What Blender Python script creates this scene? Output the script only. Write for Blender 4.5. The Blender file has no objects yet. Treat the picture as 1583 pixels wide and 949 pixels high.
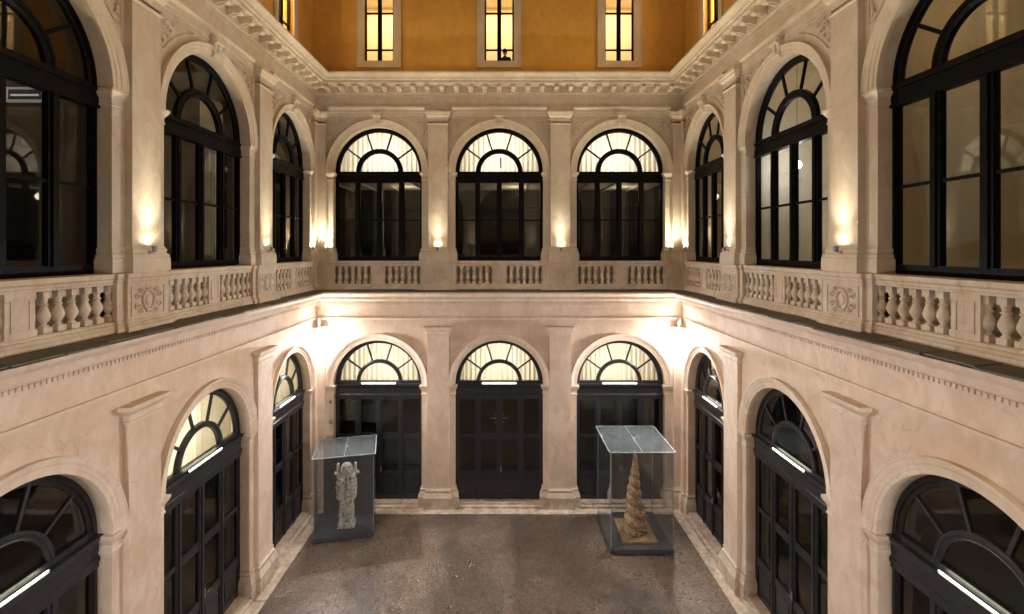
import bpy, math, random
from mathutils import Vector, Matrix, noise
R = math.radians
PI = math.pi
random.seed(7)
SC = bpy.context.scene
COL = SC.collection

# ------------------------------------------------------------------ camera, world, exposure
CAM_X, CAM_Y, CAM_Z = 0.14, 0.0, 8.85
cam_d = bpy.data.cameras.new('camera')
cam_d.sensor_width = 36.0
cam_d.lens = 735.0 / 1583.0 * 36.0
cam_d.shift_x = 13.5 / 1583.0
cam_d.shift_y = -89.5 / 1583.0
cam_d.clip_start = 0.02
cam_d.clip_end = 400.0
cam = bpy.data.objects.new('camera', cam_d)
COL.objects.link(cam)
cam.location = (CAM_X, CAM_Y, CAM_Z)
cam.rotation_euler = (R(90), 0, 0)
SC.camera = cam

world = bpy.data.worlds.new('World')
SC.world = world
world.use_nodes = True
wn = world.node_tree
wn.nodes.clear()
sky = wn.nodes.new('ShaderNodeTexSky')
sky.sky_type = 'NISHITA'
sky.sun_disc = False
sky.sun_elevation = R(-4)
sky.sun_rotation = R(200)
bg = wn.nodes.new('ShaderNodeBackground')
bg.inputs['Strength'].default_value = 0.05
wo = wn.nodes.new('ShaderNodeOutputWorld')
wn.links.new(sky.outputs[0], bg.inputs[0])
wn.links.new(bg.outputs[0], wo.inputs[0])

SC.view_settings.view_transform = 'Standard'
SC.view_settings.look = 'None'
SC.view_settings.exposure = 2.75
SC.view_settings.gamma = 1.0
SC.render.engine = 'CYCLES'
SC.cycles.use_denoising = True
SC.cycles.max_bounces = 8
SC.cycles.diffuse_bounces = 4
SC.cycles.glossy_bounces = 4
SC.cycles.transmission_bounces = 4
SC.cycles.transparent_max_bounces = 24
SC.cycles.sample_clamp_indirect = 6.0
SC.cycles.caustics_reflective = False
SC.cycles.caustics_refractive = False

P_FLOOD = 34.0      # W-like emission factor of the corner floodlights
P_UP = 66.0         # uplights on the piers
C_UP = (1.0, 0.88, 0.67)
C_FLOOD = (0.93, 0.96, 1.0)

# ------------------------------------------------------------------ main dimensions
HW = 6.29           # half width of the court
YB = 16.33          # back wall plane
YF = 0.15           # front wall plane (behind the lens)
REC = 0.24          # recess of the frames
Z_LEDGE, Z_BAL0, Z_BAL1 = 7.41, 7.48, 8.45
SPR_L, SPR_U = 4.20, 11.52

# ------------------------------------------------------------------ node helpers
def new_mat(name):
    m = bpy.data.materials.new(name)
    m.use_nodes = True
    nt = m.node_tree
    return m, nt, nt.nodes, nt.links, nt.nodes['Principled BSDF']

def set_in(b, **kw):
    names = {'spec': 'Specular IOR Level', 'rough': 'Roughness', 'metal': 'Metallic', 'col': 'Base Color',
             'emit': 'Emission Color', 'es': 'Emission Strength', 'coat': 'Coat Weight'}
    for k, v in kw.items():
        b.inputs[names[k]].default_value = v

def rgba(c):
    return (c[0], c[1], c[2], 1.0)

def tex_noise(N, L, vec, scale, detail=4.0, rough=0.55, dist=0.0):
    t = N.new('ShaderNodeTexNoise')
    t.inputs['Scale'].default_value = scale
    t.inputs['Detail'].default_value = detail
    t.inputs['Roughness'].default_value = rough
    t.inputs['Distortion'].default_value = dist
    if vec is not None:
        L.new(vec, t.inputs['Vector'])
    return t.outputs['Fac']

def ramp(N, L, fac, stops):
    r = N.new('ShaderNodeValToRGB')
    e = r.color_ramp.elements
    e[0].position, e[0].color = stops[0][0], rgba(stops[0][1])
    e[1].position, e[1].color = stops[-1][0], rgba(stops[-1][1])
    for p, c in stops[1:-1]:
        x = e.new(p)
        x.color = rgba(c)
    L.new(fac, r.inputs[0])
    return r.outputs[0]

def mixc(N, L, a, b, fac, mode='MIX'):
    m = N.new('ShaderNodeMix')
    m.data_type = 'RGBA'
    m.blend_type = mode
    for sock, v in ((m.inputs[0], fac), (m.inputs[6], a), (m.inputs[7], b)):
        if isinstance(v, (int, float)):
            sock.default_value = v
        elif isinstance(v, tuple):
            sock.default_value = rgba(v)
        else:
            L.new(v, sock)
    return m.outputs[2]

def mth(N, L, op, a, b=None, clamp=False):
    m = N.new('ShaderNodeMath')
    m.operation = op
    m.use_clamp = clamp
    for i, v in enumerate((a, b)):
        if v is None:
            continue
        if isinstance(v, (int, float)):
            m.inputs[i].default_value = v
        else:
            L.new(v, m.inputs[i])
    return m.outputs[0]

def mapping(N, L, vec, scale=(1, 1, 1)):
    m = N.new('ShaderNodeMapping')
    m.inputs['Scale'].default_value = scale
    L.new(vec, m.inputs['Vector'])
    return m.outputs[0]

def bump(N, L, b, h, strength, dist):
    x = N.new('ShaderNodeBump')
    x.inputs['Strength'].default_value = strength
    x.inputs['Distance'].default_value = dist
    L.new(h, x.inputs['Height'])
    L.new(x.outputs[0], b.inputs['Normal'])
    return x

def scl(c, k):
    return tuple(x * k for x in c)

def mat_stone(name, base, amount=1.0, stain=0.25, rough=0.75, stain_col=(0.10, 0.07, 0.05), grime=False):
    """marmorino / travertine: cloudy colour, trowel marks, faint vertical runs, fine pits"""
    m, nt, N, L, b = new_mat(name)
    g = N.new('ShaderNodeNewGeometry').outputs['Position']
    big = tex_noise(N, L, g, 0.55, 5, 0.6, 0.6)
    mid = tex_noise(N, L, mapping(N, L, g, (1, 1, 0.6)), 2.6, 6, 0.62, 1.2)
    fine = tex_noise(N, L, g, 26, 5, 0.6)
    f = mth(N, L, 'ADD', mth(N, L, 'MULTIPLY', big, 0.5), mth(N, L, 'MULTIPLY', mid, 0.5))
    a = amount
    pink = (base[0] * 0.93, base[1] * (1 - 0.15 * a), base[2] * (1 - 0.22 * a))
    pale = (min(1, base[0] * (1 + .14 * a)), min(1, base[1] * (1 + .18 * a)), min(1, base[2] * (1 + .22 * a)))
    c = ramp(N, L, f, [(0.40, pink), (0.5, base), (0.60, pale)])
    c = mixc(N, L, c, scl(base, 0.72), mth(N, L, 'MULTIPLY', ramp(N, L, fine, [(0.56, (0, 0, 0)), (0.75, (1, 1, 1))]), 0.35 * a))
    runs = tex_noise(N, L, mapping(N, L, g, (2.4, 2.4, 0.16)), 2.2, 6, 0.7)
    runs = ramp(N, L, runs, [(0.56, (0, 0, 0)), (0.74, (1, 1, 1))])
    c = mixc(N, L, c, stain_col, mth(N, L, 'MULTIPLY', runs, stain * 0.55))
    wear = ramp(N, L, tex_noise(N, L, g, 5.5, 8, 0.75, 0.4), [(0.60, (0, 0, 0)), (0.72, (1, 1, 1))])
    c = mixc(N, L, c, stain_col, mth(N, L, 'MULTIPLY', wear, stain * 0.7))
    if grime:
        # splash dirt on the lowest half metre, broken up by noise
        sp = N.new('ShaderNodeSeparateXYZ')
        L.new(g, sp.inputs[0])
        hgt = mth(N, L, 'SUBTRACT', 1.0, mth(N, L, 'MULTIPLY', sp.outputs[2], 1.5), True)
        dn = ramp(N, L, tex_noise(N, L, g, 3.4, 7, 0.7, 0.5), [(0.42, (0, 0, 0)), (0.64, (0.7, 0.7, 0.7))])
        c = mixc(N, L, c, (0.16, 0.115, 0.08), mth(N, L, 'MULTIPLY', hgt, dn))
    # hairline cracks
    vc = N.new('ShaderNodeTexVoronoi'); vc.feature = 'DISTANCE_TO_EDGE'
    vc.inputs['Scale'].default_value = 0.55
    wv = N.new('ShaderNodeVectorMath'); wv.operation = 'MULTIPLY_ADD'
    wn_ = N.new('ShaderNodeTexNoise'); wn_.inputs['Scale'].default_value = 1.7; wn_.inputs['Detail'].default_value = 6
    L.new(g, wn_.inputs['Vector']); L.new(wn_.outputs['Color'], wv.inputs[0]); wv.inputs[1].default_value = (1.1, 1.1, 1.1); L.new(g, wv.inputs[2])
    L.new(wv.outputs[0], vc.inputs['Vector'])
    crack = ramp(N, L, vc.outputs['Distance'], [(0.0, (1, 1, 1)), (0.006, (0, 0, 0))])
    c = mixc(N, L, c, scl(base, 0.45), mth(N, L, 'MULTIPLY', crack, mth(N, L, 'MULTIPLY', big, 0.7)))
    L.new(c, b.inputs['Base Color'])
    set_in(b, rough=rough, spec=0.3)
    h = mth(N, L, 'ADD', mth(N, L, 'MULTIPLY', mid, 1.0), mth(N, L, 'MULTIPLY', fine, 0.25))
    bump(N, L, b, h, 0.35, 0.02)
    return m

M = {}
M['lower'] = mat_stone('peach_plaster', (0.665, 0.515, 0.395), 0.85, 0.16, grime=True)
M['trim'] = mat_stone('peach_stone_trim', (0.70, 0.555, 0.43), 0.8, 0.2, grime=True)
M['upper'] = mat_stone('cream_plaster', (0.54, 0.455, 0.345), 0.9, 0.10)
M['utrim'] = mat_stone('cream_stone_trim', (0.58, 0.49, 0.37), 0.8, 0.22)
M['balus'] = mat_stone('balustrade_stone', (0.58, 0.47, 0.355), 1.0, 0.8)
M['relief'] = mat_stone('carved_stone', (0.58, 0.47, 0.35), 0.8, 0.35)
M['kerb'] = mat_stone('border_stone', (0.58, 0.46, 0.35), 1.0, 0.6, 0.55, grime=True)
M['ochre'] = mat_stone('ochre_plaster', (0.66, 0.355, 0.07), 0.5, 0.22, 0.85, (0.14, 0.05, 0.01))
M['surround'] = mat_stone('window_surround_stone', (0.60, 0.48, 0.33), 0.5, 0.2)
M['slate'] = mat_stone('weathered_lead_slab', (0.13, 0.118, 0.098), 1.0, 0.5, 0.7, (0.02, 0.018, 0.014))
def mat_carved(name):
    m, nt, N, L, b = new_mat(name)
    g = N.new('ShaderNodeTexCoord').outputs['Object']
    n = tex_noise(N, L, g, 9, 5, 0.68, 0.6)
    c = ramp(N, L, n, [(0.38, (0.24, 0.22, 0.20)), (0.48, (0.52, 0.49, 0.43)), (0.60, (0.80, 0.77, 0.70))])  # dark blotches put crevice shade into the stone colour
    L.new(c, b.inputs['Base Color'])
    set_in(b, rough=0.5, spec=0.4)
    bump(N, L, b, n, 0.9, 0.04)
    return m
M['marble'] = mat_carved('shade_mottled_stone')
M['old'] = mat_stone('old_white_stone', (0.60, 0.56, 0.48), 1.0, 1.5, 0.55, (0.05, 0.042, 0.035))

def mat_paint(name, col, rough=0.38, spec=0.5, var=0.35):
    m, nt, N, L, b = new_mat(name)
    g = N.new('ShaderNodeNewGeometry').outputs['Position']
    n = tex_noise(N, L, g, 7, 6, 0.65)
    c = ramp(N, L, n, [(0.3, scl(col, 1 - var)), (0.7, scl(col, 1 + var))])
    L.new(c, b.inputs['Base Color'])
    r = ramp(N, L, tex_noise(N, L, g, 18, 4, 0.6), [(0.3, (rough * .8,) * 3), (0.7, (rough * 1.3,) * 3)])
    L.new(r, b.inputs['Roughness'])
    set_in(b, spec=spec)
    bump(N, L, b, tex_noise(N, L, g, 40, 3, 0.5), 0.12, 0.004)
    return m

M['frame'] = mat_paint('black_brown_frame_paint', (0.0035, 0.0027, 0.0027), 0.45, 0.09)
M['door'] = mat_paint('dark_grey_door_paint', (0.026, 0.0245, 0.0275), 0.36, 0.4)
M['metal'] = mat_paint('grey_fixture_metal', (0.20, 0.20, 0.21), 0.35)
M['darkmetal'] = mat_paint('dark_base_metal', (0.065, 0.067, 0.075), 0.32)
M['edge'] = mat_paint('polished_glass_edge', (0.22, 0.235, 0.235), 0.3)
M['cloth_dark'] = mat_paint('dark_clothing', (0.03, 0.025, 0.022), 0.9, 0.2)
M['hair'] = mat_paint('dark_hair', (0.02, 0.013, 0.01), 0.7, 0.3)
M['skin'] = mat_paint('skin', (0.42, 0.24, 0.16), 0.55, 0.4, 0.08)
M['red'] = mat_paint('red_cloth', (0.45, 0.03, 0.02), 0.8, 0.2)
M['room_pale'] = mat_stone('pale_room_plaster', (0.70, 0.64, 0.52), 0.3, 0.05, 0.9)
M['room_warm'] = mat_stone('warm_room_plaster', (0.78, 0.68, 0.50), 0.3, 0.02, 0.9)
M['room_dark'] = mat_stone('unlit_room_plaster', (0.045, 0.038, 0.031), 0.5, 0.2, 0.9)  # near-black base puts the darkness of unlit rooms into the plaster colour
M['star'] = mat_paint('tarnished_star_metal', (0.34, 0.33, 0.31), 0.6)

def mat_glass(name, tint, haze=0.0, hz_col=(0.4, 0.42, 0.42), refl=1.0):
    m, nt, N, L, b = new_mat(name)
    N.remove(b)
    out = [n for n in N if n.type == 'OUTPUT_MATERIAL'][0]
    tr = N.new('ShaderNodeBsdfTransparent')
    tr.inputs[0].default_value = rgba(tint)
    gl = N.new('ShaderNodeBsdfGlossy')
    gl.inputs['Roughness'].default_value = 0.015
    gl.inputs['Color'].default_value = (0.95, 0.95, 0.95, 1)
    gn = N.new('ShaderNodeNewGeometry')
    g = gn.outputs['Position']
    dt = N.new('ShaderNodeVectorMath'); dt.operation = 'DOT_PRODUCT'
    L.new(gn.outputs['Incoming'], dt.inputs[0]); L.new(gn.outputs['Normal'], dt.inputs[1])
    cosv = mth(N, L, 'ABSOLUTE', dt.outputs['Value'])
    sch = mth(N, L, 'ADD', mth(N, L, 'MULTIPLY', mth(N, L, 'POWER', mth(N, L, 'SUBTRACT', 1.0, cosv, True), 5.0), 0.96), 0.04)
    bp = N.new('ShaderNodeBump')
    bp.inputs['Strength'].default_value = 0.05
    bp.inputs['Distance'].default_value = 0.02
    L.new(tex_noise(N, L, g, 1.1, 1, 0.4), bp.inputs['Height'])
    L.new(bp.outputs[0], gl.inputs['Normal'])
    mx = N.new('ShaderNodeMixShader')
    L.new(mth(N, L, 'MULTIPLY', sch, refl, True), mx.inputs[0])
    first = tr.outputs[0]
    if haze > 0:
        df = N.new('ShaderNodeBsdfDiffuse')
        df.inputs[0].default_value = rgba(hz_col)
        dust = ramp(N, L, tex_noise(N, L, g, 3.0, 6, 0.7), [(0.3, (haze * .55,) * 3), (0.75, (haze * 1.6,) * 3)])
        m2 = N.new('ShaderNodeMixShader')
        L.new(dust, m2.inputs[0])
        L.new(tr.outputs[0], m2.inputs[1])
        L.new(df.outputs[0], m2.inputs[2])
        first = m2.outputs[0]
    L.new(first, mx.inputs[1])
    L.new(gl.outputs[0], mx.inputs[2])
    L.new(mx.outputs[0], out.inputs[0])
    return m

M['glass'] = mat_glass('window_glass', (0.90, 0.90, 0.87))
M['caseglass'] = mat_glass('display_case_glass', (0.94, 0.945, 0.94), 0.018, (0.35, 0.38, 0.38))
M['lidglass'] = mat_glass('dusty_lid_glass', (0.84, 0.85, 0.84), 0.10, (0.38, 0.41, 0.40))

def mat_emit(name, col, s):
    m, nt, N, L, b = new_mat(name)
    set_in(b, col=rgba((0.8, 0.8, 0.8)), emit=rgba(col), es=s)
    return m

M['flood'] = mat_emit('floodlight_glass', C_FLOOD, P_FLOOD)
M['flood_near'] = mat_emit('weaker_floodlight_glass', C_FLOOD, P_FLOOD * 0.5)
M['tube'] = mat_emit('fluorescent_tube', (1.0, 0.95, 0.70), 3.5)
M['lens'] = mat_emit('uplight_lens', (1.0, 0.85, 0.6), 60.0)
M['globe'] = mat_emit('glowing_globe', (0.95, 0.97, 1.0), 14.0)

def mat_curtain():
    m, nt, N, L, b = new_mat('cream_curtain_fabric')
    N.remove(b)
    out = [n for n in N if n.type == 'OUTPUT_MATERIAL'][0]
    g = N.new('ShaderNodeNewGeometry').outputs['Position']
    folds = tex_noise(N, L, mapping(N, L, g, (1, 1, 0.25)), 2.0, 3, 0.5)
    c = ramp(N, L, folds, [(0.3, (0.80, 0.75, 0.66)), (0.7, (0.87, 0.84, 0.77))])
    t = N.new('ShaderNodeBsdfTranslucent')
    d = N.new('ShaderNodeBsdfDiffuse')
    L.new(c, t.inputs[0]); L.new(c, d.inputs[0])
    mx = N.new('ShaderNodeMixShader')
    mx.inputs[0].default_value = 0.35
    L.new(t.outputs[0], mx.inputs[1]); L.new(d.outputs[0], mx.inputs[2])
    L.new(mx.outputs[0], out.inputs[0])
    return m
M['curtain'] = mat_curtain()

def mat_bronze():
    m, nt, N, L, b = new_mat('gilded_bronze')
    g = N.new('ShaderNodeTexCoord').outputs['Object']
    n = tex_noise(N, L, g, 15, 7, 0.72, 0.6)
    c = ramp(N, L, n, [(0.36, (0.13, 0.07, 0.032)), (0.5, (0.37, 0.215, 0.10)), (0.66, (0.66, 0.44, 0.23))])
    L.new(c, b.inputs['Base Color'])
    set_in(b, rough=0.42, metal=0.25, spec=0.6)
    bump(N, L, b, n, 0.6, 0.03)
    return m
M['bronze'] = mat_bronze()

def mat_cobble():
    m, nt, N, L, b = new_mat('basalt_cobbles')
    g = N.new('ShaderNodeNewGeometry').outputs['Position']
    warp = N.new('ShaderNodeTexNoise')
    warp.inputs['Scale'].default_value = 0.5
    warp.inputs['Detail'].default_value = 2
    L.new(g, warp.inputs['Vector'])
    v = N.new('ShaderNodeVectorMath'); v.operation = 'MULTIPLY_ADD'
    L.new(warp.outputs['Color'], v.inputs[0])
    v.inputs[1].default_value = (0.9, 0.9, 0.0)
    L.new(g, v.inputs[2])
    def vor(feature):
        t = N.new('ShaderNodeTexVoronoi')
        t.feature = feature
        t.inputs['Scale'].default_value = 14.5
        t.inputs['Randomness'].default_value = 0.55
        L.new(v.outputs[0], t.inputs['Vector'])
        return t
    e = vor('DISTANCE_TO_EDGE'); cells = vor('F1')
    sep = N.new('ShaderNodeSeparateColor')
    L.new(cells.outputs['Color'], sep.inputs[0])
    stone = ramp(N, L, sep.outputs[0], [(0.0, (0.125, 0.084, 0.058)), (0.5, (0.160, 0.110, 0.076)), (1.0, (0.210, 0.148, 0.103))])
    tint = tex_noise(N, L, g, 0.45, 4, 0.6)
    stone = mixc(N, L, stone, (0.9, 0.95, 0.70), ramp(N, L, tint, [(0.5, (0, 0, 0)), (0.7, (0.6, 0.6, 0.6))]), 'MULTIPLY')
    stone = mixc(N, L, stone, (0.07, 0.045, 0.034), ramp(N, L, tex_noise(N, L, g, 1.1, 3, 0.5), [(0.45, (0, 0, 0)), (0.75, (0.5, 0.5, 0.5))]))
    worn = ramp(N, L, tex_noise(N, L, mapping(N, L, g, (1, .7, 1)), 0.33, 4, 0.55, 1.0), [(0.42, (0.62, 0.60, 0.58)), (0.6, (1.35, 1.32, 1.28))])
    stone = mixc(N, L, stone, worn, 1.0, 'MULTIPLY')
    joint = ramp(N, L, e.outputs['Distance'], [(0.03, (0, 0, 0)), (0.14, (1, 1, 1))])
    c = mixc(N, L, (0.075, 0.054, 0.040), stone, joint)
    L.new(c, b.inputs['Base Color'])
    r = ramp(N, L, tex_noise(N, L, g, 2.2, 5, 0.6), [(0.35, (0.26,) * 3), (0.65, (0.55,) * 3)])
    L.new(r, b.inputs['Roughness'])
    set_in(b, spec=0.5)
    h = mth(N, L, 'ADD', mth(N, L, 'POWER', joint, 0.6), mth(N, L, 'MULTIPLY', sep.outputs[1], 0.4))
    bump(N, L, b, h, 0.55, 0.015)
    return m
M['cobble'] = mat_cobble()

# ------------------------------------------------------------------ mesh building
class MB:
    def __init__(s):
        s.v, s.f = [], []
    def add(s, vs, fs):
        o = len(s.v)
        s.v += [tuple(p) for p in vs]
        s.f += [tuple(i + o for i in f) for f in fs]
        return s
    def box(s, x0, x1, y0, y1, z0, z1):
        x0, x1 = min(x0, x1), max(x0, x1)
        s.add([(x0, y0, z0), (x1, y0, z0), (x1, y1, z0), (x0, y1, z0), (x0, y0, z1), (x1, y0, z1), (x1, y1, z1), (x0, y1, z1)],
              [(0, 3, 2, 1), (4, 5, 6, 7), (0, 1, 5, 4), (1, 2, 6, 5), (2, 3, 7, 6), (3, 0, 4, 7)])
        return s
    def quad(s, a, b, c, d):
        return s.add([a, b, c, d], [(0, 1, 2, 3)])
    def lathe(s, prof, n=16, cx=0, cy=0, a0=0.0, a1=2 * PI, sx=1, sy=1):
        full = abs(a1 - a0 - 2 * PI) < 1e-6
        cols = n if full else n + 1
        vs = []
        for r, z in prof:
            for i in range(cols):
                a = a0 + (a1 - a0) * i / n
                vs.append((cx + sx * r * math.cos(a), cy + sy * r * math.sin(a), z))
        fs = []
        for j in range(len(prof) - 1):
            for i in range(n):
                k = (i + 1) % cols
                fs.append((j * cols + i, j * cols + k, (j + 1) * cols + k, (j + 1) * cols + i))
        if full:
            fs.append(tuple(range(cols - 1, -1, -1)))
            fs.append(tuple((len(prof) - 1) * cols + i for i in range(cols)))
        return s.add(vs, fs)
    def tube(s, pts, r, n=6):
        """round bar through 3-D points; r may be a list"""
        P = [Vector(p) for p in pts]
        rs = r if isinstance(r, (list, tuple)) else [r] * len(P)
        vs, fs = [], []
        up = Vector((0.0, 1.0, 0.13)).normalized()
        for i, p in enumerate(P):
            d = (P[min(i + 1, len(P) - 1)] - P[max(i - 1, 0)]).normalized()
            a = d.cross(up)
            if a.length < 1e-3:
                a = d.cross(Vector((1, 0, 0)))
            a.normalize(); b = d.cross(a)
            for k in range(n):
                t = 2 * PI * k / n
                vs.append(p + a * (rs[i] * math.cos(t)) + b * (rs[i] * math.sin(t)))
        for i in range(len(P) - 1):
            for k in range(n):
                q = (k + 1) % n
                fs.append((i * n + k, i * n + q, (i + 1) * n + q, (i + 1) * n + k))
        fs.append(tuple(range(n - 1, -1, -1)))
        fs.append(tuple((len(P) - 1) * n + k for k in range(n)))
        return s.add(vs, fs)
    def blob(s, c, r, nu=8, nv=5):
        vs = [(c[0], c[1], c[2] - r[2])]
        for j in range(1, nv):
            t = -PI / 2 + PI * j / nv
            for i in range(nu):
                a = 2 * PI * i / nu
                vs.append((c[0] + r[0] * math.cos(t) * math.cos(a), c[1] + r[1] * math.cos(t) * math.sin(a), c[2] + r[2] * math.sin(t)))
        vs.append((c[0], c[1], c[2] + r[2]))
        fs = []
        for i in range(nu):
            k = (i + 1) % nu
            fs.append((0, 1 + k, 1 + i))
            for j in range(nv - 2):
                fs.append((1 + j * nu + i, 1 + j * nu + k, 1 + (j + 1) * nu + k, 1 + (j + 1) * nu + i))
            fs.append((1 + (nv - 2) * nu + i, 1 + (nv - 2) * nu + k, len(vs) - 1))
        return s.add(vs, fs)
    def sweep(s, path, prof, prev=None, nxt=None, caps=True):
        """moulding: profile (out, z) carried along a plan path (x, y); outward is to the right of travel"""
        n = len(path)
        dirs = []
        for i in range(n - 1):
            d = Vector((path[i + 1][0] - path[i][0], path[i + 1][1] - path[i][1]))
            dirs.append(d.normalized())
        rows = []
        for i in range(n):
            d1 = dirs[i - 1] if i > 0 else (Vector(prev) if prev else dirs[0])
            d2 = dirs[i] if i < n - 1 else (Vector(nxt) if nxt else dirs[-1])
            n1 = Vector((d1.y, -d1.x)); n2 = Vector((d2.y, -d2.x))
            m = (n1 + n2) / (1 + n1.dot(n2))
            rows.append([(path[i][0] + m.x * o, path[i][1] + m.y * o, z) for o, z in prof])
        k = len(prof)
        vs = [p for r in rows for p in r]
        fs = []
        for i in range(n - 1):
            for j in range(k - 1):
                fs.append((i * k + j, (i + 1) * k + j, (i + 1) * k + j + 1, i * k + j + 1))
        if caps and not prev:
            fs.append(tuple(range(k)))
        if caps and not nxt:
            fs.append(tuple((n - 1) * k + j for j in range(k - 1, -1, -1)))
        return s.add(vs, fs)
    def arc_sweep(s, cx, cz, rx, rz, prof, a0=0.0, a1=PI, n=36, closed=False):
        """profile (dr, y) carried round an arch standing in the x-z plane"""
        k = len(prof)
        vs, fs = [], []
        for i in range(n + 1):
            a = a0 + (a1 - a0) * i / n
            for dr, y in prof:
                vs.append((cx + (rx + dr) * math.cos(a), y, cz + (rz + dr) * math.sin(a)))
        kk = k if closed else k - 1
        for i in range(n):
            for j in range(kk):
                q = (j + 1) % k
                fs.append((i * k + j, (i + 1) * k + j, (i + 1) * k + q, i * k + q))
        fs.append(tuple(range(k)))
        fs.append(tuple(n * k + j for j in range(k - 1, -1, -1)))
        return s.add(vs, fs)
    def mesh(s, name, mat, smooth=30):
        me = bpy.data.meshes.new(name)
        me.from_pydata(s.v, [], s.f)
        if smooth:
            me.shade_smooth()
            me.set_sharp_from_angle(angle=R(smooth))
        me.materials.append(mat)
        return me
    def build(s, name, mat, parent=None, smooth=30, loc=None):
        return put(name, s.mesh(name, mat, smooth), parent, loc)

def put(name, me, parent=None, loc=None, rz=0.0, scale=None):
    o = bpy.data.objects.new(name, me)
    COL.objects.link(o)
    if parent is not None:
        o.parent = parent
    if loc is not None:
        o.location = loc
    if rz:
        o.rotation_euler = (0, 0, rz)
    if scale:
        o.scale = scale
    return o

def tag(o, label=None, cat=None, group=None, kind=None):
    if label: o['label'] = label
    if cat: o['category'] = cat
    if group: o['group'] = group
    if kind: o['kind'] = kind
    return o

def empty(name, loc=(0, 0, 0), rz=0.0):
    o = bpy.data.objects.new(name, None)
    COL.objects.link(o)
    o.location = loc
    o.rotation_euler = (0, 0, rz)
    o.empty_display_size = 0.2
    return o

def lamp(name, kind, parent, loc, energy, col, rot=(0, 0, 0), **kw):
    d = bpy.data.lights.new(name, kind)
    d.energy = energy
    d.color = col
    for k, v in kw.items():
        setattr(d, k, v)
    o = bpy.data.objects.new(name, d)
    COL.objects.link(o)
    o.parent = parent
    o.location = loc
    o.rotation_euler = rot
    return o

# ------------------------------------------------------------------ the four sides: each has its own local frame
# local x runs along the wall, local y points INTO the wall (court side is -y), local z up
class Side:
    pass
def make_side(key, word, loc, rz, bays, piers, u0, u1, c0, c1):
    s = Side()
    s.key, s.word, s.loc, s.rz = key, word, loc, rz
    s.bays, s.piers, s.u0, s.u1 = bays, piers, u0, u1       # bays: (centre, rx)  piers: (centre)
    s.c0, s.c1 = c0, c1                                     # concave corner at that end?
    return s
PD = [3.68, 7.92, 12.16]
BD = [(1.83, 1.315), (5.80, 1.52), (10.04, 1.52), (14.17, 1.40)]
LEN = YB - YF
back = make_side('back', 'back', (0, YB, 0), 0.0, [(-4.18, 1.52), (0.0, 1.52), (4.18, 1.52)], [-2.09, 2.09], -HW, HW, True, True)
left = make_side('left', 'left', (-HW, YB, 0), R(90), [(-d, r) for d, r in BD][::-1], [-d for d in PD][::-1], -LEN, 0.0, True, True)
right = make_side('right', 'right', (HW, YB, 0), R(-90), [(d, r) for d, r in BD], PD[:], 0.0, LEN, True, True)
front = make_side('front', 'front', (0, YF, 0), R(180), [(-4.18, 1.52), (0.0, 1.52), (4.18, 1.52)], [-2.09, 2.09], -HW, HW, True, True)

def wall_sheet(mb, side, z0, z1, sill, spr, rz, depth):
    """front skin of a wall with arched openings plus the reveals"""
    edges = []
    cur = side.u0
    n = 36
    for c, rx in side.bays:
        a, b = c - rx, c + rx
        mb.quad((cur, 0, z0), (a, 0, z0), (a, 0, z1), (cur, 0, z1))
        if sill > z0 + 1e-4:
            mb.quad((a, 0, z0), (b, 0, z0), (b, 0, sill), (a, 0, sill))
            mb.quad((a, 0, sill), (b, 0, sill), (b, depth, sill), (a, depth, sill))
        pts = [(c - rx * math.cos(PI * i / n), spr + rz * math.sin(PI * i / n)) for i in range(n + 1)]
        vs, fs = [], []
        for x, z in pts:
            vs += [(x, 0, z), (x, 0, z1), (x, depth, z)]
        for i in range(n):
            j, k = 3 * i, 3 * (i + 1)
            fs.append((j, k, k + 1, j + 1))
            fs.append((j, j + 2, k + 2, k))
        mb.add(vs, fs)
        mb.quad((a, 0, sill), (a, depth, sill), (a, depth, spr), (a, 0, spr))
        mb.quad((b, 0, sill), (b, 0, spr), (b, depth, spr), (b, depth, sill))
        cur = b
    mb.quad((cur, 0, z0), (side.u1, 0, z0), (side.u1, 0, z1), (cur, 0, z1))

def full_path(side, y=0.0):
    return [(side.u0, y), (side.u1, y)]
# concave corners: the neighbouring wall's direction of travel (in this wall's frame)
PREV = (0.0, 1.0)    # coming out of the neighbour on the left
NEXT = (0.0, -1.0)   # going on along the neighbour on the right

# ------------------------------------------------------------------ arched joinery (frame part with pane sub-parts)
_mesh_cache = {}
def sector_pane(cx, cz, r0x, r0z, r1x, r1z, a0, a1, y, n=8):
    mb = MB()
    t = 0.006
    vs = []
    for i in range(n + 1):
        a = a0 + (a1 - a0) * i / n
        for rx, rz in ((r0x, r0z), (r1x, r1z)):
            for yy in (y, y + t):
                vs.append((cx + rx * math.cos(a), yy, cz + rz * math.sin(a)))
    fs = []
    for i in range(n):
        o, p = 4 * i, 4 * (i + 1)
        fs += [(o, p, p + 2, o + 2), (o + 1, o + 3, p + 3, p + 1), (o, o + 1, p + 1, p), (o + 2, p + 2, p + 3, o + 3)]
    fs += [(0, 2, 3, 1), (4 * n, 4 * n + 1, 4 * n + 3, 4 * n + 2)]
    mb.add(vs, fs)
    return mb

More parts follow.
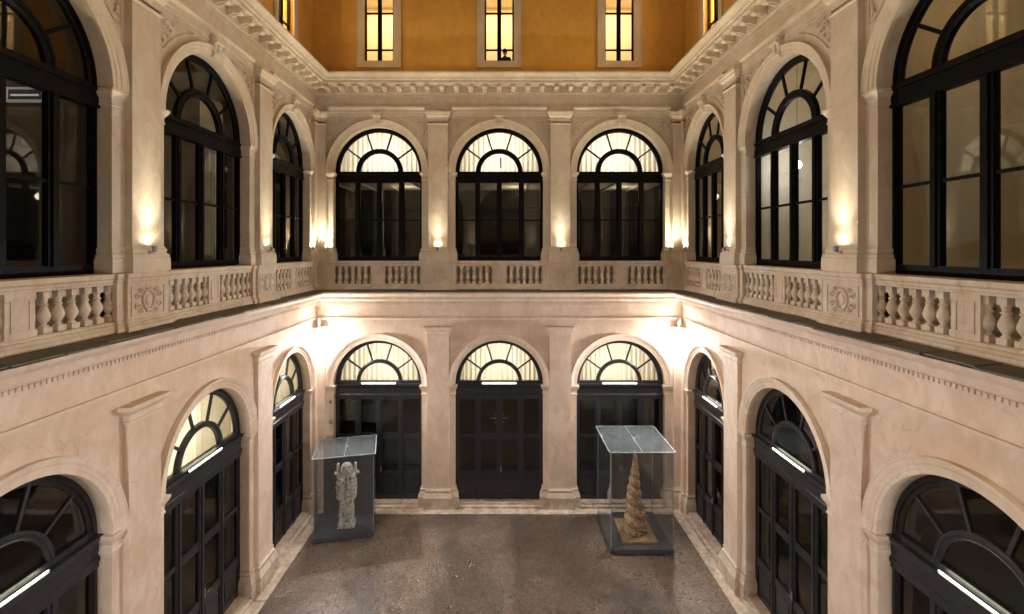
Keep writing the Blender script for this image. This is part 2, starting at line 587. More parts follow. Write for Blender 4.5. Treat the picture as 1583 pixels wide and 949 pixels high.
def fan(mb, rx, rz, spr, y0, ring, ro, ri, base, depth=0.10, beads=True):
    """outer ring, inner ring, four spokes and bottom rail of a fanlight"""
    e = 0.006
    y1 = y0 + depth
    if beads:
        mb.arc_sweep(0, spr, rx, rz, [(e, y1), (e, y0), (-ring * .35, y0), (-ring * .40, y0 - .025), (-ring * .60, y0 - .025), (-ring * .66, y0 + .01), (-ring, y0 + .03), (-ring, y1)], closed=True)
    else:
        mb.arc_sweep(0, spr, rx, rz, [(e, y1), (e, y0), (-ring, y0), (-ring, y1)], closed=True)
    ky = rz / rx
    w = ro - ri
    mb.arc_sweep(0, spr, ro, ro * ky, [(0, y1), (0, y0 + .005), (-w * .28, y0 - .02), (-w * .42, y0 - .02), (-w * .5, y0), (-w * .62, y0), (-w * .7, y0 - .012), (-w, y0 + .012), (-w, y1)], closed=True, n=28)
    for k in range(1, 5):
        a = PI * k / 5
        p0 = Vector(((ro - .03) * math.cos(a), 0, (ro - .03) * ky * math.sin(a)))
        p1 = Vector(((rx - ring + .02) * math.cos(a), 0, (rz - ring + .02) * math.sin(a)))
        d = (p1 - p0).normalized(); q = Vector((-d.z, 0, d.x)) * 0.026
        vs = []
        for yy in (y0 + .02, y0 + .07):
            for p in (p0 - q, p1 - q, p1 + q, p0 + q):
                vs.append((p.x, yy, p.z + spr))
        mb.add(vs, [(0, 1, 2, 3), (7, 6, 5, 4), (0, 4, 5, 1), (2, 6, 7, 3), (1, 5, 6, 2), (3, 7, 4, 0)])
    mb.box(-rx + .02, rx - .02, y0 - .01, y1 - .02, spr - .02, spr + base)

def fan_panes(parent, rx, rz, spr, y, ring, ro, ri, base, key):
    ky = rz / rx
    for k in range(5):
        kk = ('fp', key, k)
        if kk not in _mesh_cache:
            g = 0.03
            _mesh_cache[kk] = sector_pane(0, spr, ro - .02, (ro - .02) * ky, rx - ring + .02, rz - ring + .02, PI * k / 5 + .0, PI * (k + 1) / 5, y).mesh('pane', M['glass'], 0)
        put('pane', _mesh_cache[kk], parent)
    kk = ('fc', key)
    if kk not in _mesh_cache:
        _mesh_cache[kk] = sector_pane(0, spr, 0.001, 0.001, ri + .02, (ri + .02) * ky, 0, PI, y, 14).mesh('pane', M['glass'], 0)
    put('pane', _mesh_cache[kk], parent)

def rect_pane(parent, x0, x1, z0, z1, y):
    kk = ('rp', round(x1 - x0, 3), round(z1 - z0, 3))
    if kk not in _mesh_cache:
        mb = MB(); w, h = x1 - x0, z1 - z0
        mb.box(-w / 2, w / 2, 0, .006, -h / 2, h / 2)
        _mesh_cache[kk] = mb.mesh('pane', M['glass'], 0)
    put('pane', _mesh_cache[kk], parent, ((x0 + x1) / 2, y, (z0 + z1) / 2))

def upper_window(parent, c, rx, simple=False):
    k = rx / 1.52
    rz = 1.54 if rx > 1.5 else 1.50
    key = ('uw', rx)
    if key not in _mesh_cache:
        mb = MB()
        y0, y1 = REC, REC + .10
        fan(mb, rx, rz, SPR_U, y0, .135 * k, .82 * k, .655 * k, .03)
        # jambs, transom beam with mouldings, bottom rail
        for sx in (-1, 1):
            mb.box(sx * (rx + .006), sx * 1.43 * k, y0, y1, Z_BAL1 - .02, SPR_U + .001)
            mb.box(sx * 1.475 * k, sx * 1.445 * k, y0 - .02, y0, Z_BAL1, SPR_U - .4)
        mb.box(-rx, rx, y0 - .03, y1, 11.16, 11.50)
        mb.box(-rx, rx, y0 - .065, y0 - .03, 11.43, 11.50)
        mb.box(-rx, rx, y0 - .05, y0 - .03, 11.16, 11.21)
        mb.box(-rx, rx, y0 - .01, y1, Z_BAL1 - .02, 8.60)
        for a, b in ((-.84, -.67), (-.09, .09), (.68, .86)):
            mb.box(a * k, b * k, y0, y1, 8.58, 11.18)
            mb.box((a + .05) * k, (b - .05) * k, y0 - .03, y0, 8.58, 11.17)
        for a, b in ((-1.43, -.84), (-.67, -.09), (.09, .68), (.86, 1.43)):
            mb.box(a * k, b * k, y0 + .02, y0 + .07, 9.83, 9.88)
        _mesh_cache[key] = mb.mesh('arched_window', M['frame'])
    w = put('arched_window', _mesh_cache[key], parent, (c, 0, 0))
    yg = REC + .045
    fan_panes(w, rx, rz, SPR_U, yg, .135 * k, .82 * k, .655 * k, .03, ('u', rx))
    for a, b in ((-1.43, -.84), (-.67, -.09), (.09, .68), (.86, 1.43)):
        rect_pane(w, a * k - .01, b * k + .01, 8.59, 9.84, yg)
        rect_pane(w, a * k - .01, b * k + .01, 9.87, 11.17, yg)
    return w

def lower_door(parent, c, rx):
    k = rx / 1.52
    rz = 1.52 if rx > 1.5 else 1.48
    key = ('ld', rx)
    cols = ((-1.41, -.83), (-.66, -.09), (.09, .66), (.83, 1.41))
    y0, y1 = REC, REC + .10
    if key not in _mesh_cache:
        mb = MB()
        fan(mb, rx, rz, SPR_L, y0, .15 * k, .80 * k, .675 * k, .07)
        for sx in (-1, 1):
            mb.box(sx * (rx + .006), sx * 1.41 * k, y0, y1, .13, SPR_L + .001)
            mb.box(sx * 1.475 * k, sx * 1.445 * k, y0 - .02, y0, .14, 3.66)
        mb.box(-rx, rx, y0 - .03, y1, 3.64, 4.18)
        mb.sweep([(-rx, y0 - .03), (rx, y0 - .03)], [(0, 4.0), (.02, 4.02), (.05, 4.10), (.09, 4.13), (.09, 4.18), (0, 4.18)])
        mb.sweep([(-rx, y0 - .03), (rx, y0 - .03)], [(0, 3.74), (.025, 3.74), (.025, 3.80), (0, 3.82)])
        for a, b in ((-.83, -.66), (-.09, .09), (.66, .83)):
            mb.box(a * k, b * k, y0, y1, .13, 3.66)
            if a > -.2 and a < 0:
                mb.box(-.03 * k, .03 * k, y0 - .025, y0, .13, 3.64)
            else:
                mb.box((a + .06) * k, (b - .06) * k, y0 - .025, y0, .13, 3.64)
        for i, (a, b) in enumerate(cols):
            a, b = a * k, b * k
            mid = (2.25, 2.42) if i in (1, 2) else (2.31, 2.38)
            mb.box(a, b, y0 + .01, y1 - .02, mid[0], mid[1])
            mb.box(a, b, y0 + .005, y1 - .01, .92, 1.11)
            mb.box(a, b, y0 + .005, y1 - .01, .13, .30)
            # glazing beads
            for z0, z1 in ((mid[1], 3.64), (1.11, mid[0])):
                for xx in ((a, a + .02), (b - .02, b)):
                    mb.box(xx[0], xx[1], y0 + .015, y0 + .04, z0, z1)
                mb.box(a, b, y0 + .014, y0 + .041, z0, z0 + .02)
                mb.box(a, b, y0 + .014, y0 + .041, z1 - .02, z1)
        _mesh_cache[key] = mb.mesh('arched_door', M['door'])
        pm = MB()
        w = (.58 * k) / 2
        pm.box(-w, w, .03, .07, .30, .92)
        pm.sweep([(-w + .06, .03), (w - .06, .03)], [(0, .37), (.02, .39), (.02, .83), (0, .85)])
        _mesh_cache[key + ('panel',)] = pm.mesh('door_panel', M['door'])
    w = put('arched_door', _mesh_cache[key], parent, (c, 0, 0))
    yg = y0 + .045
    fan_panes(w, rx, rz, SPR_L, yg, .15 * k, .80 * k, .675 * k, .07, ('l', rx))
    for i, (a, b) in enumerate(cols):
        mid = (2.26, 2.41) if i in (1, 2) else (2.32, 2.37)
        rect_pane(w, a * k - .005, b * k + .005, mid[1], 3.65, yg)
        rect_pane(w, a * k - .005, b * k + .005, 1.10, mid[0], yg)
        put('door_panel', _mesh_cache[key + ('panel',)], w, ((a + b) / 2 * k, y0, 0))
    if 'knob' not in _mesh_cache:
        hb = MB()
        hb.box(-.02, .02, -.012, 0, -.10, .10)
        hb.tube([(0, -.01, .02), (0, -.06, .02), (.10, -.06, .02)], .012)
        _mesh_cache['knob'] = hb.mesh('handle', M['metal'])
    put('handle', _mesh_cache['knob'], w, (.05, y0 - .025, 1.20))
    return w

# ------------------------------------------------------------------ carved ornament
def spiral_pts(cx, cz, r0, turns, start, y, sgn=1, n=20):
    out = []
    for i in range(n + 1):
        t = i / n
        r = r0 * (1 - t) ** 0.8 + .006
        a = start + sgn * turns * 2 * PI * t
        out.append((cx + r * math.cos(a), y, cz + r * math.sin(a)))
    return out

def spandrel_mesh(flip):
    """sunk triangular field bordered by a bead, filled with an acanthus scroll; corner at (0,0), arch toward +x,-z"""
    mb = MB()
    s = -1 if flip else 1
    def P(x, z, y=-.012): return (s * x, y, z)
    # bead border following pilaster, architrave and arch
    bord = [P(.06, -.06), P(.78, -.06)]
    arc = []
    for i in range(9):
        t = i / 8
        a = R(36 + 45 * (1 - t))
        arc.append(P(1.755 - 1.90 * math.cos(a), -1.86 + 1.90 * math.sin(a)))
    arc = [p for p in arc if s * p[0] > .05 and p[2] < -.05]
    mb.tube([P(.06, -.06)] + [P(.80, -.06)] + arc + [P(.06, -.80), P(.06, -.06)], .014, 5)
    yy = -.012
    mb.tube(spiral_pts(s * .26, -.28, .14, 1.5, R(60), yy, s), .020, 6)
    mb.tube([P(.30, -.14), P(.42, -.12), P(.54, -.15), P(.62, -.13)], [.02, .024, .018, .008], 6)
    mb.tube([P(.14, -.36), P(.12, -.48), P(.15, -.60), P(.11, -.68)], [.02, .024, .018, .008], 6)
    for x, z, a in ((.42, -.19, -20), (.50, -.17, 10), (.17, -.47, -100), (.16, -.56, -70), (.36, -.30, -45), (.28, -.42, -60), (.13, -.16, 130)):
        d = Vector((math.cos(R(a)), math.sin(R(a))))
        mb.tube([P(x, z), P(x + .045 * d.x, z + .045 * d.y, -.03), P(x + .10 * d.x, z + .10 * d.y)], [.012, .026, .005], 5)
    mb.blob((s * .26, -.02, -.28), (.035, .03, .035), 8, 4)
    return mb.mesh('spandrel_carving', M['relief'], 60)

def medallion_mesh():
    mb = MB()
    # oval shield with ring, scrolls and leaves at both sides
    ring = [(.0, .0), (.02, -.035), (.045, -.035), (.06, 0)]
    k = len(ring)
    vs, fs = [], []
    n = 26
    for i in range(n):
        a = 2 * PI * i / n
        for dr, y in ring:
            vs.append(((.105 + dr) * math.cos(a), y, (.135 + dr) * math.sin(a)))
    for i in range(n):
        for j in range(k - 1):
            fs.append((i * k + j, ((i + 1) % n) * k + j, ((i + 1) % n) * k + j + 1, i * k + j + 1))
    mb.add(vs, fs)
    mb.blob((0, .0, 0), (.075, .035, .10), 14, 6)
    for s in (-1, 1):
        mb.tube(spiral_pts(s * .26, .10, .06, 1.2, R(180 if s > 0 else 0), -.01, s, 12), .013, 5)
        mb.tube(spiral_pts(s * .26, -.10, .06, 1.2, R(180 if s > 0 else 0), -.01, -s, 12), .013, 5)
        for a, l in ((70, .10), (25, .12), (-25, .12), (-70, .10), (48, .1), (-48, .1)):
            x0, z0 = s * .17 * abs(math.cos(R(a * .6))), .19 * math.sin(R(a))
            mb.tube([(x0, -.008, z0), (x0 + s * .05, -.022, z0 + .03 * math.sin(R(a))), (x0 + s * l, -.006, z0 + .05 * math.sin(R(a * 2)))], [.012, .02, .004], 5)
    mb.tube([(-.06, -.01, .21), (0, -.03, .18), (.06, -.01, .21)], .014, 5)
    mb.tube([(-.06, -.01, -.21), (0, -.03, -.18), (.06, -.01, -.21)], .014, 5)
    # sunk border
    for x0, x1, z0, z1 in ((-.39, .39, .245, .262), (-.39, .39, -.262, -.245), (-.39, -.373, -.245, .245), (.373, .39, -.245, .245)):
        mb.box(x0, x1, -.014, .004, z0, z1)
    return mb.mesh('medallion', M['relief'], 60)

def baluster_mesh():
    mb = MB()
    h = .61
    mb.box(-.068, .068, -.068, .068, 0, .085)
    mb.box(-.062, .062, -.062, .062, h - .115, h)
    prof = [(.060, .085), (.060, .10), (.040, .118), (.036, .135), (.060, .175), (.083, .225), (.084, .255), (.072, .30), (.050, .355),
            (.040, .385), (.056, .392), (.060, .402), (.056, .412), (.042, .420), (.046, .45), (.056, .485), (.056, h - .115)]
    mb.lathe(prof, 14)
    return mb.mesh('baluster', M['balus'], 40)

BALUSTER = baluster_mesh()
SPAN_L, SPAN_R = spandrel_mesh(False), spandrel_mesh(True)
MEDAL = medallion_mesh()

def keystone_mesh():
    mb = MB()
    vs = []
    for z, w, y in ((-.44, .10, -.085), (-.20, .125, -.12), (-.05, .15, -.17)):
        vs += [(-w, .02, z), (-w, y, z), (w, y, z), (w, .02, z)]
    mb.add(vs, [(0, 1, 5, 4), (1, 2, 6, 5), (2, 3, 7, 6), (4, 5, 9, 8), (5, 6, 10, 9), (6, 7, 11, 10), (3, 2, 1, 0)])
    mb.box(-.185, .185, -.20, .02, -.05, 0.0)
    mb.tube([(-.15, -.165, -.10), (.15, -.165, -.10)], .035, 8)
    mb.tube([(-.11, -.105, -.36), (.11, -.105, -.36)], .026, 8)
    mb.tube([(0, -.13, -.30), (0, -.155, -.13)], [.015, .03], 6)
    return mb.mesh('keystone', M['utrim'], 40)
KEY = keystone_mesh()

def modillion_mesh():
    mb = MB()
    w = .075
    # scroll-ended bracket, profile in (y,z)
    pr = [(-.10, 0), (-.10, -.19), (-.15, -.20), (-.22, -.165), (-.30, -.15), (-.37, -.165), (-.42, -.15), (-.44, -.11), (-.43, -.06), (-.40, -.035), (-.40, 0)]
    k = len(pr)
    vs = [(-w, y, z) for y, z in pr] + [(w, y, z) for y, z in pr]
    fs = [(i, i + 1, k + i + 1, k + i) for i in range(k - 1)] + [tuple(range(k - 1, -1, -1)), tuple(range(k, 2 * k))]
    mb.add(vs, fs)
    mb.box(-w - .018, w + .018, -.46, -.10, -.022, 0.0)
    mb.tube([(0, -.16, -.205), (0, -.24, -.175), (0, -.33, -.165)], [.03, .035, .012], 6)
    return mb.mesh('modillion', M['utrim'], 35)
MODI = modillion_mesh()

def rosette_mesh():
    mb = MB()
    for k in range(6):
        a = PI * k / 3
        mb.blob((.05 * math.cos(a), -.28 + .06 * math.sin(a), -.004), (.032, .036, .016), 6, 4)
    mb.blob((0, -.28, -.012), (.025, .025, .022), 6, 4)
    n = 18
    pts = [(.115 * math.cos(2 * PI * i / n), -.28 + .13 * math.sin(2 * PI * i / n), -.003) for i in range(n + 1)]
    mb.tube(pts, .012, 5)
    return mb.mesh('coffer_rosette', M['utrim'], 60)
ROSE = rosette_mesh()

# ------------------------------------------------------------------ ground-floor arcade
def arcade(side, simple=False):
    root = empty('arcade_wall', side.loc, side.rz)
    rz_of = lambda rx: 1.52 if rx > 1.5 else 1.48
    mb = MB()
    # skin per bay so that the narrower end bays keep their own arch height
    cur = side.u0
    bounds = [side.u0] + side.piers + [side.u1]
    for i, (c, rx) in enumerate(side.bays):
        s2 = Side(); s2.u0, s2.u1, s2.bays = bounds[i], bounds[i + 1], [(c, rx)]
        wall_sheet(mb, s2, 0.0, Z_LEDGE - .02, 0.0, SPR_L, rz_of(rx), .42)
    mb.build('wall', M['lower'], root, 25)
    # string and cornice
    mb = MB()
    mb.sweep(full_path(side), [(0, 6.44), (.045, 6.455), (.045, 6.50), (0, 6.505)], PREV, NEXT)
    mb.build('string_course', M['trim'], root)
    mb = MB()
    mb.sweep(full_path(side), [(0, 6.88), (.03, 6.885), (.03, 7.055), (.075, 7.065), (.09, 7.10), (.17, 7.13), (.30, 7.15), (.31, 7.25), (.335, 7.26),
                               (.37, 7.275), (.43, 7.31), (.47, 7.345), (.475, 7.36), (.50, 7.365), (.50, 7.405), (0, 7.407)], PREV, NEXT)
    mb.build('cornice', M['lower'], root)
    if not simple:
        mb = MB()
        u = side.u0 + .12
        while u < side.u1 - .12:
            mb.box(u, u + .052, -.05, -.028, 6.965, 7.03)
            u += .084
        o = mb.build('dentil_row', M['trim'], root, 0)
        o['kind'] = 'stuff'
    # sloping dark slabs on the ledge
    if not simple:
        mbm = MB(); w = .34
        mbm.add([(-w, -.525, 7.412), (w, -.525, 7.412), (w, .0, 7.415), (-w, .0, 7.415), (-w, -.525, 7.437), (w, -.525, 7.437), (w, .0, 7.485), (-w, .0, 7.485)],
                [(0, 3, 2, 1), (4, 5, 6, 7), (0, 1, 5, 4), (1, 2, 6, 5), (2, 3, 7, 6), (3, 0, 4, 7)])
        sm = mbm.mesh('ledge_slab', M['slate'], 0)
        span = side.u1 - side.u0
        n = int((span - 1.06) / .69)
        step = (span - 1.06) / n
        for i in range(n):
            o = put('ledge_slab', sm, root, (side.u0 + .53 + step * (i + .5), random.uniform(-.008, .008), random.uniform(-.003, .009)))
            o.scale = (step / .69 * .985, 1, 1)
            o.rotation_euler = (random.uniform(-.008, .008), 0, random.uniform(-.006, .006))
        # mitred corner slabs
        mc = MB()
        for s_, uu in ((1, side.u0), (-1, side.u1)):
            a, b2 = uu + s_ * .525, uu
            top = [(uu + s_ * .53, -.525, 7.437), (uu + s_ * .53, 0, 7.485), (uu, 0, 7.485)]
            mc.add([(uu + s_ * .529, -.525, 7.437), (uu + s_ * .529, -.0, 7.485), (uu, 0, 7.485),
                    (uu + s_ * .529, -.525, 7.41), (uu + s_ * .529, -.0, 7.41), (uu, 0, 7.41)],
                   [(0, 1, 2), (3, 5, 4), (0, 3, 4, 1), (0, 2, 5, 3)])
        mc.build('ledge_slab', M['slate'], root, 0)
    # piers
    pil_w = .375
    for i, p in enumerate(side.piers):
        oL = side.bays[i][0] + side.bays[i][1]
        oR = side.bays[i + 1][0] - side.bays[i + 1][1]
        t = .11
        mb = MB()
        mb.sweep([(p - pil_w, 0), (p - pil_w, -t), (p + pil_w, -t), (p + pil_w, 0)], [(0, .6), (0, 5.92)], caps=False)
        pil = mb.build('pilaster', M['lower'], root, 0)
        mb = MB()
        mb.sweep([(p - pil_w, 0), (p - pil_w, -t), (p + pil_w, -t), (p + pil_w, 0)],
                 [(0, 5.88), (.022, 5.89), (.022, 5.925), (0.004, 5.935), (0.004, 6.03), (.03, 6.06), (.075, 6.10), (.10, 6.13), (.105, 6.155), (.105, 6.20), (-.1, 6.203)], caps=False)
        mb.build('capital', M['trim'], pil)
        mb = MB()
        mb.sweep([(oL, .23), (oL, 0), (p - pil_w, 0), (p - pil_w, -t), (p + pil_w, -t), (p + pil_w, 0), (oR, 0), (oR, .23)],
                 [(0, .70), (.012, .69), (.012, .655), (.04, .645), (.052, .61), (.04, .575), (.035, .56), (.06, .52), (.085, .47), (.10, .42), (.115, .41), (.12, .02), (.12, 0.0)], caps=False)
        mb.build('pier_base', M['kerb'], pil)
        # imposts
        mb = MB()
        ip = [(0, 3.84), (.02, 3.85), (.02, 3.885), (.006, 3.90), (.006, 3.99), (.03, 4.03), (.065, 4.08), (.075, 4.11), (.08, 4.12), (.08, 4.17), (0, 4.172)]
        mb.sweep([(p - pil_w, 0), (p - pil_w, -.001)], [(0, 0), (0, 0)], caps=False)
        mb.sweep([(oL, .23), (oL, 0), (p - pil_w - .001, 0)], ip)
        mb.sweep([(p + pil_w + .001, 0), (oR, 0), (oR, .23)], ip)
        mb.build('impost', M['trim'], pil)
    # corner half-piers
    for s_, uu, bay in ((1, side.u0, side.bays[0]), (-1, side.u1, side.bays[-1])):
        o_ = bay[0] - s_ * bay[1]
        t = .09
        e = uu + s_ * .33
        def pth(pts):
            return pts if s_ > 0 else pts[::-1]
        pr, nx = (PREV, None) if s_ > 0 else (None, NEXT)
        mb = MB()
        mb.sweep(pth([(uu, -t), (e, -t), (e, 0)]), [(0, .6), (0, 5.92)], pr, nx, caps=False)
        pil = mb.build('corner_pilaster', M['lower'], root, 0)
        mb = MB()
        mb.sweep(pth([(uu, -t), (e, -t), (e, 0)]), [(0, 5.88), (.022, 5.89), (.022, 5.925), (0.004, 5.935), (0.004, 6.03), (.03, 6.06), (.075, 6.10), (.10, 6.13), (.105, 6.155), (.105, 6.20), (-.1, 6.203)], pr, nx, caps=False)
        mb.build('capital', M['trim'], pil)
        mb = MB()
        mb.sweep(pth([(uu, -t), (e, -t), (e, 0), (o_, 0), (o_, .23)]),
                 [(0, .70), (.012, .69), (.012, .655), (.04, .645), (.052, .61), (.04, .575), (.035, .56), (.06, .52), (.085, .47), (.10, .42), (.105, .41), (.11, .0)], pr, nx, caps=False)
        mb.build('pier_base', M['kerb'], pil)
        mb = MB()
        ip = [(0, 3.84), (.02, 3.85), (.02, 3.885), (.006, 3.90), (.006, 3.99), (.03, 4.03), (.065, 4.08), (.075, 4.11), (.08, 4.12), (.08, 4.17), (0, 4.172)]
        mb.sweep(pth([(e + s_ * .001, 0), (o_, 0), (o_, .23)]), ip)
        mb.build('impost', M['trim'], pil)
    # archivolts, steps and doors
    for i, (c, rx) in enumerate(side.bays):
        rz = rz_of(rx)
        w = .235 if rx > 1.5 else .20
        mb = MB()
        mb.arc_sweep(c, SPR_L - .028, rx, rz + .028, [(-.004, .05), (-.004, -.03), (.03, -.034), (.06, -.034), (.065, -.05), (.12, -.055), (.13, -.07), (.16, -.085), (w - .03, -.09), (w - .02, -.105), (w, -.105), (w, 0.0)], n=48)
        mb.build('archivolt', M['trim'], root)
        mb = MB()
        mb.box(c - rx + .02, c + rx - .02, -.02, .42, .0, .145)
        mb.box(c - rx + .12, c + rx - .12, -.16, -.02, .0, .085)
        mb.build('door_step', M['kerb'], root, 0)
        if not simple or True:
            lower_door(root, c, rx)
    return root

# ------------------------------------------------------------------ upper storey
def upper(side, simple=False):
    root = empty('upper_wall', (side.loc[0], side.loc[1], Z_BAL0), side.rz)
    holder = root
    def part(mb, name, mat, parent=None, sm=30):
        o = mb.build(name, mat, parent or root, sm)
        if parent is None:
            o.location = (0, 0, -Z_BAL0)
        return o
    rz_of = lambda rx: 1.54 if rx > 1.5 else 1.50
    bounds = [side.u0] + side.piers + [side.u1]
    mb = MB()
    for i, (c, rx) in enumerate(side.bays):
        s2 = Side(); s2.u0, s2.u1, s2.bays = bounds[i], bounds[i + 1], [(c, rx)]
        wall_sheet(mb, s2, Z_BAL0 - .06, 14.16, Z_BAL0 - .06, SPR_U, rz_of(rx), .42)
        # apron behind the balusters and the sill on it
        mb.quad((c - rx, .27, Z_BAL0 - .06), (c + rx, .27, Z_BAL0 - .06), (c + rx, .27, Z_BAL1 - .03), (c - rx, .27, Z_BAL1 - .03))
        mb.quad((c - rx, .20, Z_BAL1 - .03), (c + rx, .20, Z_BAL1 - .03), (c + rx, .42, Z_BAL1 - .03), (c - rx, .42, Z_BAL1 - .03))
    part(mb, 'wall', M['upper'], sm=25)
    # architrave runs, one per bay
    mb = MB()
    for i in range(len(side.bays)):
        a = bounds[i] + (.46 if i else .42)
        b = bounds[i + 1] - (.46 if i < len(side.bays) - 1 else .42)
        mb.sweep([(a, 0), (b, 0)], [(0, 13.40), (.03, 13.41), (.03, 13.52), (.05, 13.53), (.05, 13.62), (.075, 13.64), (.10, 13.68), (.10, 13.735), (0, 13.74)])
    part(mb, 'architrave', M['utrim'])
    # cornice
    mb = MB()
    mb.sweep(full_path(side), [(0, 14.05), (.03, 14.06), (.03, 14.10), (.055, 14.11), (.07, 14.15), (.10, 14.17), (.10, 14.40), (.46, 14.40), (.47, 14.41), (.47, 14.49),
                               (.50, 14.50), (.515, 14.53), (.53, 14.56), (.535, 14.57), (.56, 14.60), (.61, 14.63), (.64, 14.66), (.65, 14.67), (.65, 14.715), (.30, 14.74), (-.3, 14.75)], PREV, NEXT)
    cor = part(mb, 'cornice', M['utrim'])
    if not simple:
        span = side.u1 - side.u0
        n = int(round((span - .5) / .483))
        st = (span - .5) / n
        for i in range(n):
            u = side.u0 + .25 + st * (i + .5)
            if side.key in ('left', 'right') and side.loc[1] + (u if side.key == 'left' else -u) < 4.0:
                continue
            put('modillion', MODI, cor, (u, 0, 14.40))
            if i < n - 1:
                put('coffer_rosette', ROSE, cor, (u + st / 2, 0, 14.40))
        mb = MB()
        u = side.u0 + .1
        while u < side.u1 - .1:
            mb.box(u, u + .03, -.066, -.05, 14.112, 14.145)
            u += .062
        u = side.u0 + .52
        while u < side.u1 - .52:
            mb.blob((u, -.512, 14.53), (.022, .022, .026), 6, 4)
            u += .075
        o = mb.build('bead_rows', M['utrim'], cor, 60)
        o['kind'] = 'stuff'
    pw = .335
    capp = [(0, 13.10), (.018, 13.105), (.024, 13.13), (.018, 13.155), (0.0, 13.16), (0.0, 13.30), (.03, 13.31), (.03, 13.335), (.055, 13.37), (.075, 13.40), (.08, 13.42), (.08, 13.44), (.10, 13.46), (.11, 13.50), (.11, 13.54), (-.1, 13.543)]
    basep = [(0, 8.90), (.012, 8.895), (.015, 8.87), (.03, 8.86), (.04, 8.83), (.03, 8.80), (.026, 8.79), (.045, 8.765), (.06, 8.75), (.066, 8.72), (.06, 8.70), (.075, 8.69), (.078, 8.46), (.078, 8.445)]
    ip = [(0, 11.20), (.014, 11.21), (.014, 11.24), (.004, 11.25), (.004, 11.33), (.03, 11.37), (.055, 11.41), (.06, 11.43), (.07, 11.44), (.07, 11.485), (0, 11.488)]
    for i, p in enumerate(side.piers):
        t = .13
        oL = side.bays[i][0] + side.bays[i][1]
        oR = side.bays[i + 1][0] - side.bays[i + 1][1]
        mb = MB()
        mb.sweep([(p - pw, 0), (p - pw, -t), (p + pw, -t), (p + pw, 0)], [(0, 8.8), (0, 13.2)], caps=False)
        pil = part(mb, 'pilaster', M['upper'], sm=0)
        mb = MB(); mb.sweep([(p - pw, 0), (p - pw, -t), (p + pw, -t), (p + pw, 0)], capp, caps=False); mb.build('capital', M['utrim'], pil)
        mb = MB()
        mb.sweep([(oL, .23), (oL, 0), (p - pw, 0), (p - pw, -t), (p + pw, -t), (p + pw, 0), (oR, 0), (oR, .23)], basep, caps=False)
        mb.build('base', M['utrim'], pil)
        mb = MB()
        mb.sweep([(oL, .23), (oL, 0), (p - pw - .001, 0)], ip)
        mb.sweep([(p + pw + .001, 0), (oR, 0), (oR, .23)], ip)
        mb.build('impost', M['utrim'], pil)
        # slightly sunk jamb field beside the shaft
    for s_, uu, bay in ((1, side.u0, side.bays[0]), (-1, side.u1, side.bays[-1])):
        o_ = bay[0] - s_ * bay[1]
        t = .10
        e = uu + s_ * .36
        def pth(pts):
            return pts if s_ > 0 else pts[::-1]
        pr, nx = (PREV, None) if s_ > 0 else (None, NEXT)
        mb = MB()
        mb.sweep(pth([(uu, -t), (e, -t), (e, 0)]), [(0, 8.8), (0, 13.2)], pr, nx, caps=False)
        pil = part(mb, 'corner_pilaster', M['upper'], sm=0)
        mb = MB(); mb.sweep(pth([(uu, -t), (e, -t), (e, 0)]), capp, pr, nx, caps=False); mb.build('capital', M['utrim'], pil)
        mb = MB(); mb.sweep(pth([(uu, -t), (e, -t), (e, 0), (o_, 0), (o_, .23)]), basep, pr, nx, caps=False); mb.build('base', M['utrim'], pil)
        mb = MB(); mb.sweep(pth([(e + s_ * .001, 0), (o_, 0), (o_, .23)]), ip); mb.build('impost', M['utrim'], pil)
    for i, (c, rx) in enumerate(side.bays):
        rz = rz_of(rx)
        w = .24 if rx > 1.5 else .20
        mb = MB()
        mb.arc_sweep(c, SPR_U - .032, rx, rz + .032, [(-.004, .05), (-.004, -.03), (.05, -.034), (.06, -.05), (.12, -.055), (.13, -.07), (.17, -.08), (w - .035, -.085), (w - .02, -.10), (w, -.10), (w, 0.0)], n=48)
        av = part(mb, 'archivolt', M['utrim'])
        put('keystone', KEY, av, (c, 0, 13.50 if rx > 1.5 else 13.46))
        if not simple:
            for s_, me in ((1, SPAN_L), (-1, SPAN_R)):
                edge = c - s_ * (rx + .235)
                zt = 13.40
                o = put('spandrel_carving', me, av, (edge, 0, zt))
        win = upper_window(root, c, rx)
        win.location.z = -Z_BAL0
    return root

